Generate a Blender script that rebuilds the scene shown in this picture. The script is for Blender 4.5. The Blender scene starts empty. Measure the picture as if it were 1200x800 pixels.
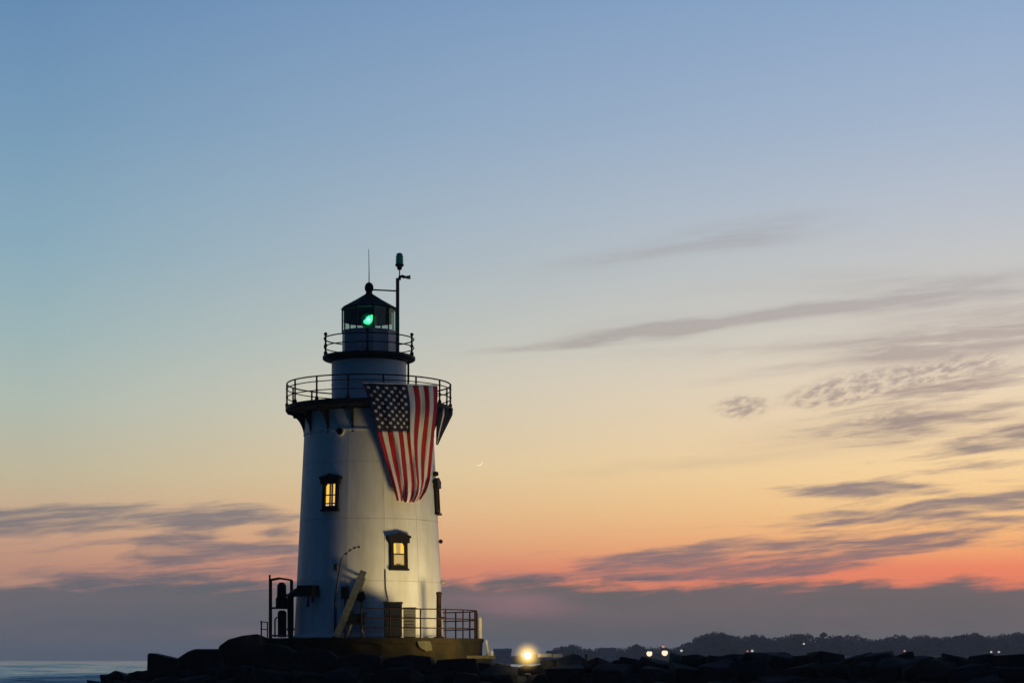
import bpy, math, random
from mathutils import Vector, Matrix, Euler

R = math.radians
sin, cos, pi = math.sin, math.cos, math.pi
scene = bpy.context.scene
col = scene.collection
random.seed(7)

# ------------------------------------------------------------------ camera
EYE = 4.0            # eye height above the sea
F = 2500.0           # focal length in photo pixels (1200 wide)
HOR = 772.0          # photo row of the sea horizon
cam = bpy.data.cameras.new('camera')
camo = bpy.data.objects.new('camera', cam)
col.objects.link(camo)
camo.location = (0, 0, EYE)
camo.rotation_euler = (R(90), 0, 0)
cam.sensor_width = 36.0
cam.lens = 36.0 * F / 1200.0
cam.shift_y = (HOR - 400.0) / 1200.0
cam.clip_start = 0.5
cam.clip_end = 40000
scene.camera = camo

# ------------------------------------------------------------------ view
scene.render.engine = 'CYCLES'
vs = scene.view_settings
vs.view_transform = 'Standard'
vs.look = 'None'
vs.exposure = 0.0
vs.gamma = 1.0
vs.use_curve_mapping = False
scene.cycles.use_denoising = True
scene.cycles.max_bounces = 6
scene.cycles.transparent_max_bounces = 12
scene.cycles.volume_bounces = 1
scene.cycles.sample_clamp_indirect = 4.0


def lin(c):
    return tuple(((v / 255.0) / 12.92 if v <= 10 else (((v / 255.0) + 0.055) / 1.055) ** 2.4) for v in c) + (1.0,)


# ------------------------------------------------------------------ dusk sky
SUNSET_AZ = R(30)     # the sun went down to the right of the frame
world = bpy.data.worlds.new('World')
scene.world = world
world.use_nodes = True
wt = world.node_tree
wt.nodes.clear()
WN, WL = wt.nodes, wt.links


def W(kind, **kw):
    n = WN.new(kind)
    for k, v in kw.items():
        setattr(n, k, v)
    return n


def wset(sock, v):
    if isinstance(v, bpy.types.NodeSocket):
        WL.new(v, sock)
    else:
        sock.default_value = v


def wm(op, a, b=0.0, c=None, clamp=False):
    n = W('ShaderNodeMath', operation=op, use_clamp=clamp)
    wset(n.inputs[0], a)
    wset(n.inputs[1], b)
    if c is not None:
        wset(n.inputs[2], c)
    return n.outputs[0]


def wmap(v, a, b, c=0.0, d=1.0, smooth=True):
    n = W('ShaderNodeMapRange', interpolation_type='SMOOTHSTEP' if smooth else 'LINEAR', clamp=True)
    wset(n.inputs['Value'], v)
    n.inputs['From Min'].default_value = a
    n.inputs['From Max'].default_value = b
    n.inputs['To Min'].default_value = c
    n.inputs['To Max'].default_value = d
    return n.outputs['Result']


def wmix(fac, a, b):
    n = W('ShaderNodeMix', data_type='RGBA', blend_type='MIX')
    wset(n.inputs[0], fac)
    wset(n.inputs[6], a)
    wset(n.inputs[7], b)
    return n.outputs[2]


def wramp(v, stops, interp='LINEAR'):
    n = W('ShaderNodeValToRGB')
    cr = n.color_ramp
    cr.interpolation = interp
    while len(cr.elements) < len(stops):
        cr.elements.new(0.5)
    for e, (p, c) in zip(cr.elements, stops):
        e.position = p
        e.color = c
    wset(n.inputs[0], v)
    return n.outputs[0]


def wnoise(vec, scale, detail=4, rough=0.55, dist=0.0, out='Fac'):
    n = W('ShaderNodeTexNoise')
    wset(n.inputs['Vector'], vec)
    n.inputs['Scale'].default_value = scale
    n.inputs['Detail'].default_value = detail
    n.inputs['Roughness'].default_value = rough
    n.inputs['Distortion'].default_value = dist
    return n.outputs[out]


tc = W('ShaderNodeTexCoord')
sep = W('ShaderNodeSeparateXYZ')
WL.new(tc.outputs['Generated'], sep.inputs[0])
dx, dy, dz = sep.outputs
hh = wm('SQRT', wm('MAXIMUM', wm('ADD', wm('MULTIPLY', dx, dx), wm('MULTIPLY', dy, dy)), 1e-6))
V = wm('MULTIPLY', wm('DIVIDE', dz, hh), 2.5)          # tangent of elevation, scaled
az = wm('ARCTAN2', dx, dy)
U = wm('MULTIPLY', az, 2.5)                            # azimuth, same scale
cs = wm('DIVIDE', wm('ADD', wm('MULTIPLY', dx, sin(SUNSET_AZ)), wm('MULTIPLY', dy, cos(SUNSET_AZ))), hh)

VM = 3.0
vn = wm('DIVIDE', V, VM, clamp=True)


def rows(lst, hi):                                     # (photo row, colour) -> ramp stops
    out = [((HOR - y) / 1000.0 / VM, lin(c)) for y, c in lst]
    out = sorted(out, key=lambda s: s[0])
    return out + hi


left_sky = rows([(772, (110, 104, 110)), (705, (178, 136, 122)), (667, (191, 144, 123)), (640, (200, 156, 130)),
                 (602, (204, 172, 141)), (560, (195, 184, 155)), (480, (178, 188, 177)), (400, (159, 182, 184)),
                 (300, (139, 171, 188)), (150, (118, 154, 184)), (0, (101, 138, 178))],
                [(0.5, lin((70, 106, 152))), (1.0, lin((46, 76, 122)))])
right_sky = rows([(772, (160, 100, 96)), (700, (232, 126, 96)), (667, (243, 136, 100)), (640, (250, 176, 117)),
                  (602, (250, 200, 138)), (550, (252, 215, 160)), (450, (236, 215, 188)), (400, (219, 208, 193)),
                  (320, (200, 199, 197)), (250, (186, 193, 204)), (150, (165, 182, 205)), (0, (141, 167, 201))],
                 [(0.5, lin((88, 120, 164))), (1.0, lin((48, 78, 124)))])
# opposite the afterglow the sky is already deep blue
east_sky = [(0.0, (0.005, 0.019, 0.044, 1)), (0.12, (0.005, 0.025, 0.066, 1)), (0.5, (0.007, 0.031, 0.086, 1)),
            (1.0, (0.024, 0.056, 0.150, 1))]
fw = wmap(cs, 0.738, 0.954, smooth=False)
base = wmix(fw, wramp(vn, left_sky), wramp(vn, right_sky))

# coordinates for the clouds: gently warped
cv = W('ShaderNodeCombineXYZ')
wset(cv.inputs[0], U)
wset(cv.inputs[1], V)
P0 = cv.outputs[0]
wn = W('ShaderNodeTexNoise')
mpw = W('ShaderNodeMapping')
mpw.inputs['Scale'].default_value = (7.0, 22.0, 1.0)
WL.new(P0, mpw.inputs[0])
WL.new(mpw.outputs[0], wn.inputs['Vector'])
wn.inputs['Scale'].default_value = 1.0
wn.inputs['Detail'].default_value = 5
vw = W('ShaderNodeVectorMath', operation='SUBTRACT')
WL.new(wn.outputs['Color'], vw.inputs[0])
vw.inputs[1].default_value = (0.5, 0.5, 0.5)
vw2 = W('ShaderNodeVectorMath', operation='MULTIPLY')
WL.new(vw.outputs[0], vw2.inputs[0])
vw2.inputs[1].default_value = (0.05, 0.016, 0.0)
vw3 = W('ShaderNodeVectorMath', operation='ADD')
WL.new(P0, vw3.inputs[0])
WL.new(vw2.outputs[0], vw3.inputs[1])
P1 = vw3.outputs[0]


def aniso(vec, sx, sy, rot, detail=6, rough=0.6, dist=0.0, off=0.0):
    m = W('ShaderNodeMapping', vector_type='TEXTURE')
    m.inputs['Rotation'].default_value = (0, 0, rot)
    m.inputs['Scale'].default_value = (1.0 / sx, 1.0 / sy, 1.0)
    m.inputs['Location'].default_value = (off, off * 0.7, 0)
    wset(m.inputs[0], vec)
    return wnoise(m.outputs[0], 1.0, detail, rough, dist)


def masks(vec, lst, grow=1.0):                                   # soft elliptical cloud patches
    tot = None
    for x, y, a, b, slope, w in lst:
        m = W('ShaderNodeMapping', vector_type='TEXTURE')
        m.inputs['Location'].default_value = ((x - 600) / 1000.0, (HOR - y) / 1000.0, 0)
        m.inputs['Rotation'].default_value = (0, 0, math.atan(slope))
        m.inputs['Scale'].default_value = (a * grow / 1000.0, b * grow / 1000.0, 1)
        wset(m.inputs[0], vec)
        ln = W('ShaderNodeVectorMath', operation='LENGTH')
        WL.new(m.outputs[0], ln.inputs[0])
        v = wmap(ln.outputs['Value'], 0.0, 1.0, w, 0.0)
        tot = v if tot is None else wm('ADD', tot, v)
    return tot


streak = aniso(P1, 5.0, 52.0, R(4.5), 6, 0.62)
fine = aniso(P1, 14.0, 130.0, R(5.5), 5, 0.6, 0.3, 3.1)
tex = wmap(wm('ADD', wm('MULTIPLY', streak, 0.64), wm('MULTIPLY', fine, 0.36)), 0.36, 0.64, smooth=False)

# high thin wisps (soft)
soft = masks(P1, [
    (790, 292, 130, 16, 0.14, 0.80), (885, 275, 120, 22, 0.10, 0.95), (690, 312, 110, 12, 0.08, 0.22),
    (670, 404, 130, 6, 0.07, 0.90), (755, 390, 110, 8, 0.10, 1.25), (775, 383, 150, 17, 0.10, 0.35), (890, 374, 180, 9, 0.10, 1.0),
    (1050, 356, 180, 24, 0.09, 0.65), (1190, 346, 140, 22, 0.08, 0.50), (1000, 332, 200, 16, 0.05, 0.30), 
    (1130, 400, 190, 28, 0.05, 0.70), (1040, 410, 160, 18, 0.02, 0.40), (930, 434, 130, 9, 0.13, 0.50), (1240, 392, 170, 30, 0.05, 0.65),
    (1150, 372, 150, 14, 0.04, 0.35), (870, 411, 170, 10, 0.03, 0.30), (1090, 420, 140, 18, 0.10, 0.45),
    (1030, 505, 190, 30, 0.10, 0.45), (800, 545, 180, 9, 0.06, 0.22)], 1.3)
# lower, denser bands
band = masks(P1, [
    (1120, 458, 130, 20, 0.16, 1.10), (1250, 434, 130, 24, 0.12, 1.1), (1045, 497, 120, 17, 0.10, 0.55),
    (1165, 521, 95, 17, 0.12, 1.30), (1260, 508, 100, 22, 0.10, 1.2), (1000, 574, 130, 11, 0.00, 1.35),
    (1130, 597, 125, 12, 0.08, 1.5), (1210, 586, 80, 10, 0.06, 1.2), (955, 606, 85, 13, 0.06, 1.20), (1190, 617, 95, 10, 0.02, 1.45),
    (850, 641, 150, 13, 0.07, 1.3), (760, 657, 120, 12, 0.02, 1.3),
    (985, 652, 180, 13, 0.09, 1.4), (900, 670, 200, 11, 0.03, 1.5), (1060, 636, 130, 9, 0.09, 1.2),
    (690, 672, 170, 16, 0.0, 1.2), (590, 682, 90, 14, 0.0, 1.1), (1280, 640, 120, 22, 0.08, 1.0), (1290, 580, 130, 20, 0.08, 1.1),
    
    (90, 610, 160, 20, 0.03, 1.60), (205, 600, 100, 15, 0.08, 1.2), (-60, 616, 140, 22, 0.0, 1.2), (280, 608, 100, 9, -0.02, 0.8),
    (275, 652, 130, 21, -0.02, 1.60), (345, 655, 80, 22, 0.0, 1.4), (220, 630, 80, 18, 0.35, 1.2),
    (140, 680, 140, 20, 0.0, 1.4), (270, 692, 150, 20, 0.0, 1.5), (335, 600, 90, 14, -0.06, 0.8),
    (-5, 566, 50, 15, 0.05, 1.2), (335, 622, 45, 14, 0.0, 1.1), (420, 660, 120, 24, 0.0, 1.2),
    (1130, 560, 310, 95, 0.06, 0.86), (930, 640, 300, 58, 0.05, 0.84), (150, 640, 320, 62, 0.02, 0.84), (1090, 488, 240, 34, 0.10, 0.70)], 1.28)
# faint streaks that go on all round the low sky
gen_n = aniso(P1, 1.6, 13.0, R(5), 5, 0.6, 0.0, 9.0)
gen = wm('MULTIPLY', wmap(gen_n, 0.50, 0.72), wm('MULTIPLY', wmap(V, 0.02, 0.10), wmap(V, 0.34, 0.16)))
bandsum = wm('ADD', wm('MULTIPLY', band, 0.66), wm('MULTIPLY', gen, 0.5))
a_soft = wm('MINIMUM', wm('MULTIPLY', soft, wm('ADD', wm('MULTIPLY', tex, 0.95), 0.12)), 0.72)
a_band = wm('MULTIPLY', wmap(wm('ADD', wm('MULTIPLY', tex, wm('ADD', wm('MINIMUM', bandsum, 0.25), 0.75)), wm('SUBTRACT', wm('MINIMUM', bandsum, 1.05), 0.92)), 0.0, 0.95), 0.90)
# rippled altocumulus
rip_m = masks(P1, [(868, 478, 52, 22, 0.06, 1.0), (1010, 455, 110, 28, 0.10, 1.0), (1110, 437, 130, 26, 0.12, 1.0),
                   (960, 468, 80, 20, 0.05, 0.8), (1040, 492, 80, 16, 0.08, 0.7)])
rip_n = aniso(P0, 55.0, 135.0, R(14), 2.5, 0.5, 0.0, 1.7)
rip_f = aniso(P1, 95.0, 210.0, R(24), 2.5, 0.55, 0.0, 4.3)
rip_t = wmap(wm('ADD', wm('MULTIPLY', rip_n, 0.62), wm('MULTIPLY', rip_f, 0.38)), 0.40, 0.62)
a_rip = wm('MULTIPLY', wm('MULTIPLY', wm('ADD', wm('MULTIPLY', rip_t, 0.72), 0.20), wmap(rip_m, 0.02, 0.9)), 0.80)

cloud_col = wramp(vn, [((HOR - y) / 1000 / VM, lin(c)) for y, c in reversed([
    (150, (170, 180, 195)), (300, (172, 170, 174)), (400, (172, 158, 154)), (470, (158, 138, 134)), (540, (142, 126, 126)),
    (600, (136, 120, 124)), (650, (132, 112, 116)), (690, (116, 104, 110)), (772, (92, 94, 104))])])
cloud_left = wramp(vn, [((HOR - y) / 1000 / VM, lin(c)) for y, c in reversed([
    (150, (165, 178, 190)), (400, (160, 158, 156)), (540, (148, 142, 138)), (600, (124, 120, 124)), (650, (116, 110, 117)),
    (690, (110, 104, 112)), (772, (92, 98, 107))])])
cc = wmix(fw, cloud_left, cloud_col)
sky1 = wmix(a_soft, base, cc)
sky2 = wmix(a_rip, sky1, cc)
sky3 = wmix(a_band, sky2, cc)

# the long bank of cloud lying on the horizon
edge_n = aniso(P1, 9.0, 9.0, 0.0, 5, 0.55, 0.0, 5.0)
edge = wm('ADD', wm('ADD', wm('MULTIPLY', wm('SUBTRACT', edge_n, 0.5), 0.046), wm('MULTIPLY', wm('SUBTRACT', tex, 0.5), 0.018)), 0.088)
bank = wmap(wm('SUBTRACT', V, edge), 0.009, -0.009)
kb = 1.25 / VM
bank_col_l = wramp(vn, [(0.0, lin((88, 96, 104))), (0.03 * kb, lin((93, 98, 107))), (0.065 * kb, lin((98, 101, 108)))])
bank_col_r = wramp(vn, [(0.0, lin((90, 94, 94))), (0.03 * kb, lin((91, 95, 96))), (0.065 * kb, lin((99, 99, 101)))])
pink_n = aniso(P1, 4.0, 22.0, 0.0, 5, 0.55, 0.0, 12.0)
pinkzone = wm('ADD', masks(P1, [(270, 722, 150, 40, 0, 0.8), (600, 705, 120, 30, 0, 0.8)]), 0.16)
pink = wm('MULTIPLY', wmap(pink_n, 0.40, 0.66), wm('MULTIPLY', wmap(V, 0.0, 0.04), pinkzone))
bank_col = wmix(pink, wmix(wmap(cs, 0.74, 0.88), bank_col_l, bank_col_r), lin((140, 112, 118)))
sky4 = wmix(wm('MULTIPLY', bank, 0.95), sky3, bank_col)

# towards the east
east = wmap(cs, 0.55, -0.35)
sky5 = wmix(east, sky4, wramp(vn, east_sky))
# real atmosphere on top, sun just under the horizon
nish = W('ShaderNodeTexSky', sky_type='NISHITA')
nish.sun_disc = False
nish.sun_elevation = R(-3.0)
nish.sun_rotation = SUNSET_AZ
nish.altitude = 0
addn = W('ShaderNodeMix', data_type='RGBA', blend_type='ADD')
addn.inputs[0].default_value = 0.01
WL.new(sky5, addn.inputs[6])
WL.new(nish.outputs[0], addn.inputs[7])
# below the horizon: the sea going on
sky6 = wmix(wmap(V, 0.0, -0.06), addn.outputs[2], (0.030, 0.042, 0.052, 1))
bg = W('ShaderNodeBackground')
WL.new(sky6, bg.inputs['Color'])
bg.inputs['Strength'].default_value = 1.0
wo = W('ShaderNodeOutputWorld')
WL.new(bg.outputs[0], wo.inputs['Surface'])
world.cycles.sampling_method = 'MANUAL'
world.cycles.sample_map_resolution = 512

# last afterglow: a very weak, very wide sun on the horizon
sun = bpy.data.lights.new('sun', 'SUN')
suno = bpy.data.objects.new('sun', sun)
col.objects.link(suno)
sun.energy = 0.06
sun.angle = R(12)
sun.color = (1.0, 0.60, 0.36)
d_to_sun = Vector((sin(SUNSET_AZ) * cos(R(2)), cos(SUNSET_AZ) * cos(R(2)), sin(R(2))))
suno.rotation_euler = d_to_sun.to_track_quat('Z', 'Y').to_euler()
suno.location = (200, 300, 60)

# ------------------------------------------------------------------ materials
MATS = {}


def mat(name, color, rough=0.6, metal=0.0, var=0.0, scale=3.0, color2=None, bump=0.0, bscale=20.0, emit=None, estr=0.0,
        stretch=(1, 1, 1), spec=0.5):
    m = bpy.data.materials.new(name)
    m.use_nodes = True
    nt = m.node_tree
    b = nt.nodes['Principled BSDF']
    b.inputs['Base Color'].default_value = tuple(color) + (1,)
    b.inputs['Roughness'].default_value = rough
    b.inputs['Metallic'].default_value = metal
    b.inputs['Specular IOR Level'].default_value = spec
    if var or color2 or bump:
        t = nt.nodes.new('ShaderNodeTexCoord')
        mp = nt.nodes.new('ShaderNodeMapping')
        mp.inputs['Scale'].default_value = stretch
        nt.links.new(t.outputs['Object'], mp.inputs[0])
        if var or color2:
            n = nt.nodes.new('ShaderNodeTexNoise')
            n.inputs['Scale'].default_value = scale
            n.inputs['Detail'].default_value = 6
            n.inputs['Roughness'].default_value = 0.62
            nt.links.new(mp.outputs[0], n.inputs['Vector'])
            cr = nt.nodes.new('ShaderNodeValToRGB')
            c2 = color2 if color2 else tuple(c * (1 - var) for c in color)
            cr.color_ramp.elements[0].position = 0.34
            cr.color_ramp.elements[1].position = 0.62
            cr.color_ramp.elements[0].color = tuple(c2) + (1,)
            cr.color_ramp.elements[1].color = tuple(color) + (1,)
            nt.links.new(n.outputs['Fac'], cr.inputs[0])
            nt.links.new(cr.outputs[0], b.inputs['Base Color'])
        if bump:
            n2 = nt.nodes.new('ShaderNodeTexNoise')
            n2.inputs['Scale'].default_value = bscale
            n2.inputs['Detail'].default_value = 5
            nt.links.new(mp.outputs[0], n2.inputs['Vector'])
            bp = nt.nodes.new('ShaderNodeBump')
            bp.inputs['Strength'].default_value = bump
            bp.inputs['Distance'].default_value = 0.1
            nt.links.new(n2.outputs['Fac'], bp.inputs['Height'])
            nt.links.new(bp.outputs[0], b.inputs['Normal'])
    if emit:
        b.inputs['Emission Color'].default_value = tuple(emit) + (1,)
        b.inputs['Emission Strength'].default_value = estr
    MATS[name] = m
    return m


mat('white_paint', (0.74, 0.73, 0.70), 0.55, color2=(0.60, 0.58, 0.52), scale=1.6, stretch=(1, 1, 0.25), bump=0.05, bscale=6)
mat('joint_iron', (0.34, 0.32, 0.28), 0.7, var=0.3, scale=5)
mat('black_iron', (0.007, 0.007, 0.008), 0.65, var=0.4, scale=6, spec=0.2)
mat('brown_trim', (0.010, 0.007, 0.005), 0.65, var=0.4, scale=8, spec=0.2)
mat('drum_paint', (0.62, 0.62, 0.62), 0.55, var=0.12, scale=2, stretch=(1, 1, 0.3))
mat('lamp_room_paint', (0.30, 0.31, 0.34), 0.5, var=0.15, scale=3)
mat('roof_black', (0.010, 0.011, 0.013), 0.8, var=0.3, scale=4, spec=0.15)
mat('flag_red', (0.44, 0.010, 0.016), 0.85, var=0.15, scale=2)
mat('flag_white', (0.80, 0.78, 0.75), 0.85, var=0.08, scale=2)
mat('flag_blue', (0.010, 0.013, 0.040), 0.85, var=0.15, scale=2)
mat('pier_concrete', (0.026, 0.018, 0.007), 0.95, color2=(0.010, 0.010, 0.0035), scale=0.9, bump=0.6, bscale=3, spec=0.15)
mat('pale_concrete', (0.075, 0.068, 0.036), 0.9, var=0.35, scale=3, bump=0.3)
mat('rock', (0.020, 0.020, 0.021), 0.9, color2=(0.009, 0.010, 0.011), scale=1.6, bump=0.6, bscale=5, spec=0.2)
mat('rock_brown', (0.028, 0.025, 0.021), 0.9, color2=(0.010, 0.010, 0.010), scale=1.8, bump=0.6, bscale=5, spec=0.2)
mat('foliage', (0.050, 0.060, 0.042), 0.9, var=0.4, scale=0.15, spec=0.1)
mat('bark', (0.06, 0.05, 0.04), 0.9, var=0.3)
mat('shore_ground', (0.05, 0.055, 0.04), 0.95, var=0.4, scale=0.02)
mat('house_wall', (0.20, 0.18, 0.19), 0.8, var=0.1)
mat('house_roof', (0.10, 0.09, 0.09), 0.8, var=0.3)
mat('grey_metal', (0.05, 0.05, 0.05), 0.6, metal=0.2, var=0.3, scale=4)
mat('cabinet_dark', (0.013, 0.016, 0.022), 0.6, var=0.25, scale=3, spec=0.2)
mat('cabinet_pale', (0.13, 0.13, 0.115), 0.7, var=0.3, scale=3)
mat('aluminium', (0.15, 0.155, 0.115), 0.5, metal=0.2, var=0.3, scale=5)
mat('white_post', (0.40, 0.39, 0.33), 0.6, var=0.15, scale=4)
mat('rust', (0.036, 0.017, 0.012), 0.85, color2=(0.014, 0.008, 0.007), scale=7, spec=0.15)
mat('glass_green', (0.003, 0.050, 0.042), 0.3, emit=(0.0, 0.30, 0.24), estr=0.05)
mat('green_light', (0.1, 0.9, 0.5), 0.4, emit=(0.10, 1.0, 0.42), estr=1.15)
mat('green_core', (0.3, 1.0, 0.7), 0.4, emit=(0.42, 1.0, 0.66), estr=1.6)
mat('lens_dark', (0.02, 0.10, 0.06), 0.15, emit=(0.0, 0.5, 0.22), estr=0.03)
mat('pane_lit', (0.12, 0.08, 0.03), 0.3, emit=(1.0, 0.56, 0.07), estr=1.05)
mat('pane_curtain', (0.12, 0.10, 0.05), 0.4, emit=(1.0, 0.62, 0.16), estr=0.50)
mat('pane_pale', (0.12, 0.10, 0.06), 0.4, emit=(1.0, 0.78, 0.42), estr=0.75)
mat('curtain', (0.5, 0.35, 0.14), 0.9, emit=(1.0, 0.55, 0.12), estr=0.38)
mat('bulb', (1, 0.9, 0.7), 0.4, emit=(1.0, 0.84, 0.52), estr=40.0)
mat('shore_bulb_warm', (1, 0.8, 0.6), 0.4, emit=(1.0, 0.62, 0.40), estr=1.7)
mat('shore_bulb_red', (1, 0.5, 0.3), 0.4, emit=(1.0, 0.42, 0.26), estr=0.55)
mat('shore_bulb_white', (1, 0.95, 0.85), 0.4, emit=(0.95, 0.86, 0.66), estr=0.60)
mat('moonlit', (0.5, 0.5, 0.5), 0.9, emit=(1.0, 0.88, 0.70), estr=1.0)

# thin window glass: mostly clear, a little reflection
g = bpy.data.materials.new('lantern_glass')
g.use_nodes = True
gn = g.node_tree
gn.nodes.clear()
o_ = gn.nodes.new('ShaderNodeOutputMaterial')
mx = gn.nodes.new('ShaderNodeMixShader')
tr = gn.nodes.new('ShaderNodeBsdfTransparent')
tr.inputs[0].default_value = (0.80, 0.86, 0.84, 1)
gl = gn.nodes.new('ShaderNodeBsdfGlossy')
gl.inputs['Roughness'].default_value = 0.05
mx.inputs[0].default_value = 0.05
gn.links.new(tr.outputs[0], mx.inputs[1])
gn.links.new(gl.outputs[0], mx.inputs[2])
gn.links.new(mx.outputs[0], o_.inputs[0])
MATS['lantern_glass'] = g

# the sea
s = bpy.data.materials.new('sea_water')
s.use_nodes = True
sn = s.node_tree
sb = sn.nodes['Principled BSDF']
sb.inputs['Base Color'].default_value = (0.050, 0.160, 0.135, 1)
sb.inputs['Roughness'].default_value = 0.18
sb.inputs['IOR'].default_value = 1.33
st = sn.nodes.new('ShaderNodeTexCoord')
sm = sn.nodes.new('ShaderNodeMapping')
sm.inputs['Scale'].default_value = (0.10, 0.22, 1)
sn.links.new(st.outputs['Object'], sm.inputs[0])
sx = sn.nodes.new('ShaderNodeTexNoise')
sx.inputs['Scale'].default_value = 1.0
sx.inputs['Detail'].default_value = 5
sn.links.new(sm.outputs[0], sx.inputs['Vector'])
sbp = sn.nodes.new('ShaderNodeBump')
sbp.inputs['Strength'].default_value = 1.0
sbp.inputs['Distance'].default_value = 0.8
sn.links.new(sx.outputs['Fac'], sbp.inputs['Height'])
sn.links.new(sbp.outputs[0], sb.inputs['Normal'])
MATS['sea_water'] = s


# ------------------------------------------------------------------ mesh builder
class MB:
    def __init__(self):
        self.v, self.f, self.s = [], [], []

    def add(self, vs_, fs, smooth=False):
        n = len(self.v)
        self.v += [tuple(p) for p in vs_]
        self.f += [tuple(i + n for i in q) for q in fs]
        self.s += [smooth] * len(fs)
        return self

    def box(self, c, size, rz=0.0, rot=None):
        hx, hy, hz = (q / 2 for q in size)
        M = rot if rot is not None else Matrix.Rotation(rz, 3, 'Z')
        c = Vector(c)
        pts = [c + M @ Vector((sx_ * hx, sy_ * hy, sz_ * hz)) for sz_ in (-1, 1) for sy_ in (-1, 1) for sx_ in (-1, 1)]
        return self.add(pts, [(0, 2, 3, 1), (4, 5, 7, 6), (0, 1, 5, 4), (1, 3, 7, 5), (3, 2, 6, 7), (2, 0, 4, 6)])

    def bar(self, p0, p1, w, h, up=(0, 0, 1)):
        p0, p1 = Vector(p0), Vector(p1)
        d = p1 - p0
        L = d.length
        d.normalize()
        up = Vector(up)
        sd = d.cross(up)
        if sd.length < 1e-4:
            sd = d.cross(Vector((0, 1, 0)))
        sd.normalize()
        u2 = sd.cross(d)
        M = Matrix((sd, d, u2)).transposed()
        return self.box((p0 + p1) / 2, (w, L, h), rot=M)

    def tube(self, pts, r, n=8, caps=True, closed=False):
        pts = [Vector(p) for p in pts]
        k = len(pts)
        rr = r if isinstance(r, (list, tuple)) else [r] * k
        vs_, fs = [], []
        prev = None
        for i, p in enumerate(pts):
            if closed:
                d = pts[(i + 1) % k] - pts[i - 1]
            else:
                d = pts[min(i + 1, k - 1)] - pts[max(i - 1, 0)]
            d.normalize()
            a = Vector((0, 0, 1)) if abs(d.z) < 0.9 else Vector((1, 0, 0))
            if prev is not None and not closed:
                a = prev
            e1 = d.cross(a)
            e1.normalize()
            e2 = e1.cross(d)
            prev = e2 if not closed else None
            for j in range(n):
                t = 2 * pi * j / n
                vs_.append(p + (e1 * cos(t) + e2 * sin(t)) * rr[i])
        m = k if closed else k - 1
        for i in range(m):
            i2 = (i + 1) % k
            for j in range(n):
                j2 = (j + 1) % n
                fs.append((i * n + j, i * n + j2, i2 * n + j2, i2 * n + j))
        self.add(vs_, fs, True)
        if caps and not closed:
            self.add(vs_[:n], [tuple(range(n))])
            self.add(vs_[-n:], [tuple(range(n - 1, -1, -1))])
        return self

    def lathe(self, prof, n=48, c=(0, 0, 0), smooth=True, a0=0.0):
        """prof: list of (r, z); each segment gets its own verts so edges stay crisp"""
        cx, cy, cz = c
        for (r0, z0), (r1, z1) in zip(prof[:-1], prof[1:]):
            vs_, fs = [], []
            for j in range(n):
                t = a0 + 2 * pi * j / n
                vs_.append((cx + r0 * cos(t), cy + r0 * sin(t), cz + z0))
                vs_.append((cx + r1 * cos(t), cy + r1 * sin(t), cz + z1))
            for j in range(n):
                k = (j + 1) % n
                fs.append((2 * j, 2 * k, 2 * k + 1, 2 * j + 1))
            self.add(vs_, fs, smooth)
        return self

    def sphere(self, c, r, nu=12, nv=8, sc=(1, 1, 1), rot=None):
        c = Vector(c)
        vs_, fs = [], []
        for i in range(nv + 1):
            th = pi * i / nv
            for j in range(nu):
                ph = 2 * pi * j / nu
                p = Vector((sin(th) * cos(ph) * r * sc[0], sin(th) * sin(ph) * r * sc[1], cos(th) * r * sc[2]))
                if rot is not None:
                    p = rot @ p
                vs_.append(c + p)
        for i in range(nv):
            for j in range(nu):
                k = (j + 1) % nu
                fs.append((i * nu + j, i * nu + nu + j, i * nu + nu + k, i * nu + k))
        return self.add(vs_, fs, True)

    def prism(self, poly, depth, M):
        """poly in local (x,z), extruded along local y by depth, moved by 4x4 M"""
        n = len(poly)
        vs_ = [M @ Vector((x, -depth / 2, z)) for x, z in poly] + [M @ Vector((x, depth / 2, z)) for x, z in poly]
        fs = [tuple(range(n)), tuple(range(2 * n - 1, n - 1, -1))]
        for i in range(n):
            j = (i + 1) % n
            fs.append((i, i + n, j + n, j))
        return self.add(vs_, fs)

    def mesh(self, name, material):
        me = bpy.data.meshes.new(name)
        me.from_pydata(self.v, [], self.f)
        me.polygons.foreach_set('use_smooth', self.s)
        me.materials.append(MATS[material])
        me.update()
        return me

    def build(self, name, material, parent=None, fix=True):
        me = self.mesh(name, material)
        if fix:
            import bmesh
            bm = bmesh.new()
            bm.from_mesh(me)
            bmesh.ops.recalc_face_normals(bm, faces=bm.faces)
            bm.to_mesh(me)
            bm.free()
        o = bpy.data.objects.new(name, me)
        col.objects.link(o)
        o.parent = parent
        return o


def empty(name, loc=(0, 0, 0), rz=0.0, parent=None):
    o = bpy.data.objects.new(name, None)
    o.empty_display_size = 0.3
    o.location = loc
    o.rotation_euler = (0, 0, rz)
    col.objects.link(o)
    o.parent = parent
    return o


def tag(o, label=None, cat=None, group=None, kind=None):
    if label:
        o['label'] = label
    if cat:
        o['category'] = cat
    if group:
        o['group'] = group
    if kind:
        o['kind'] = kind
    return o


def at(px, py, Y):
    return Vector(((px - 600) / F * Y, Y, EYE + (HOR - py) / F * Y))


def interp(lst, x):
    if x <= lst[0][0]:
        return lst[0][1]
    for (a, b), (c, d) in zip(lst[:-1], lst[1:]):
        if x <= c:
            return b + (d - b) * (x - a) / (c - a)
    return lst[-1][1]


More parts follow.
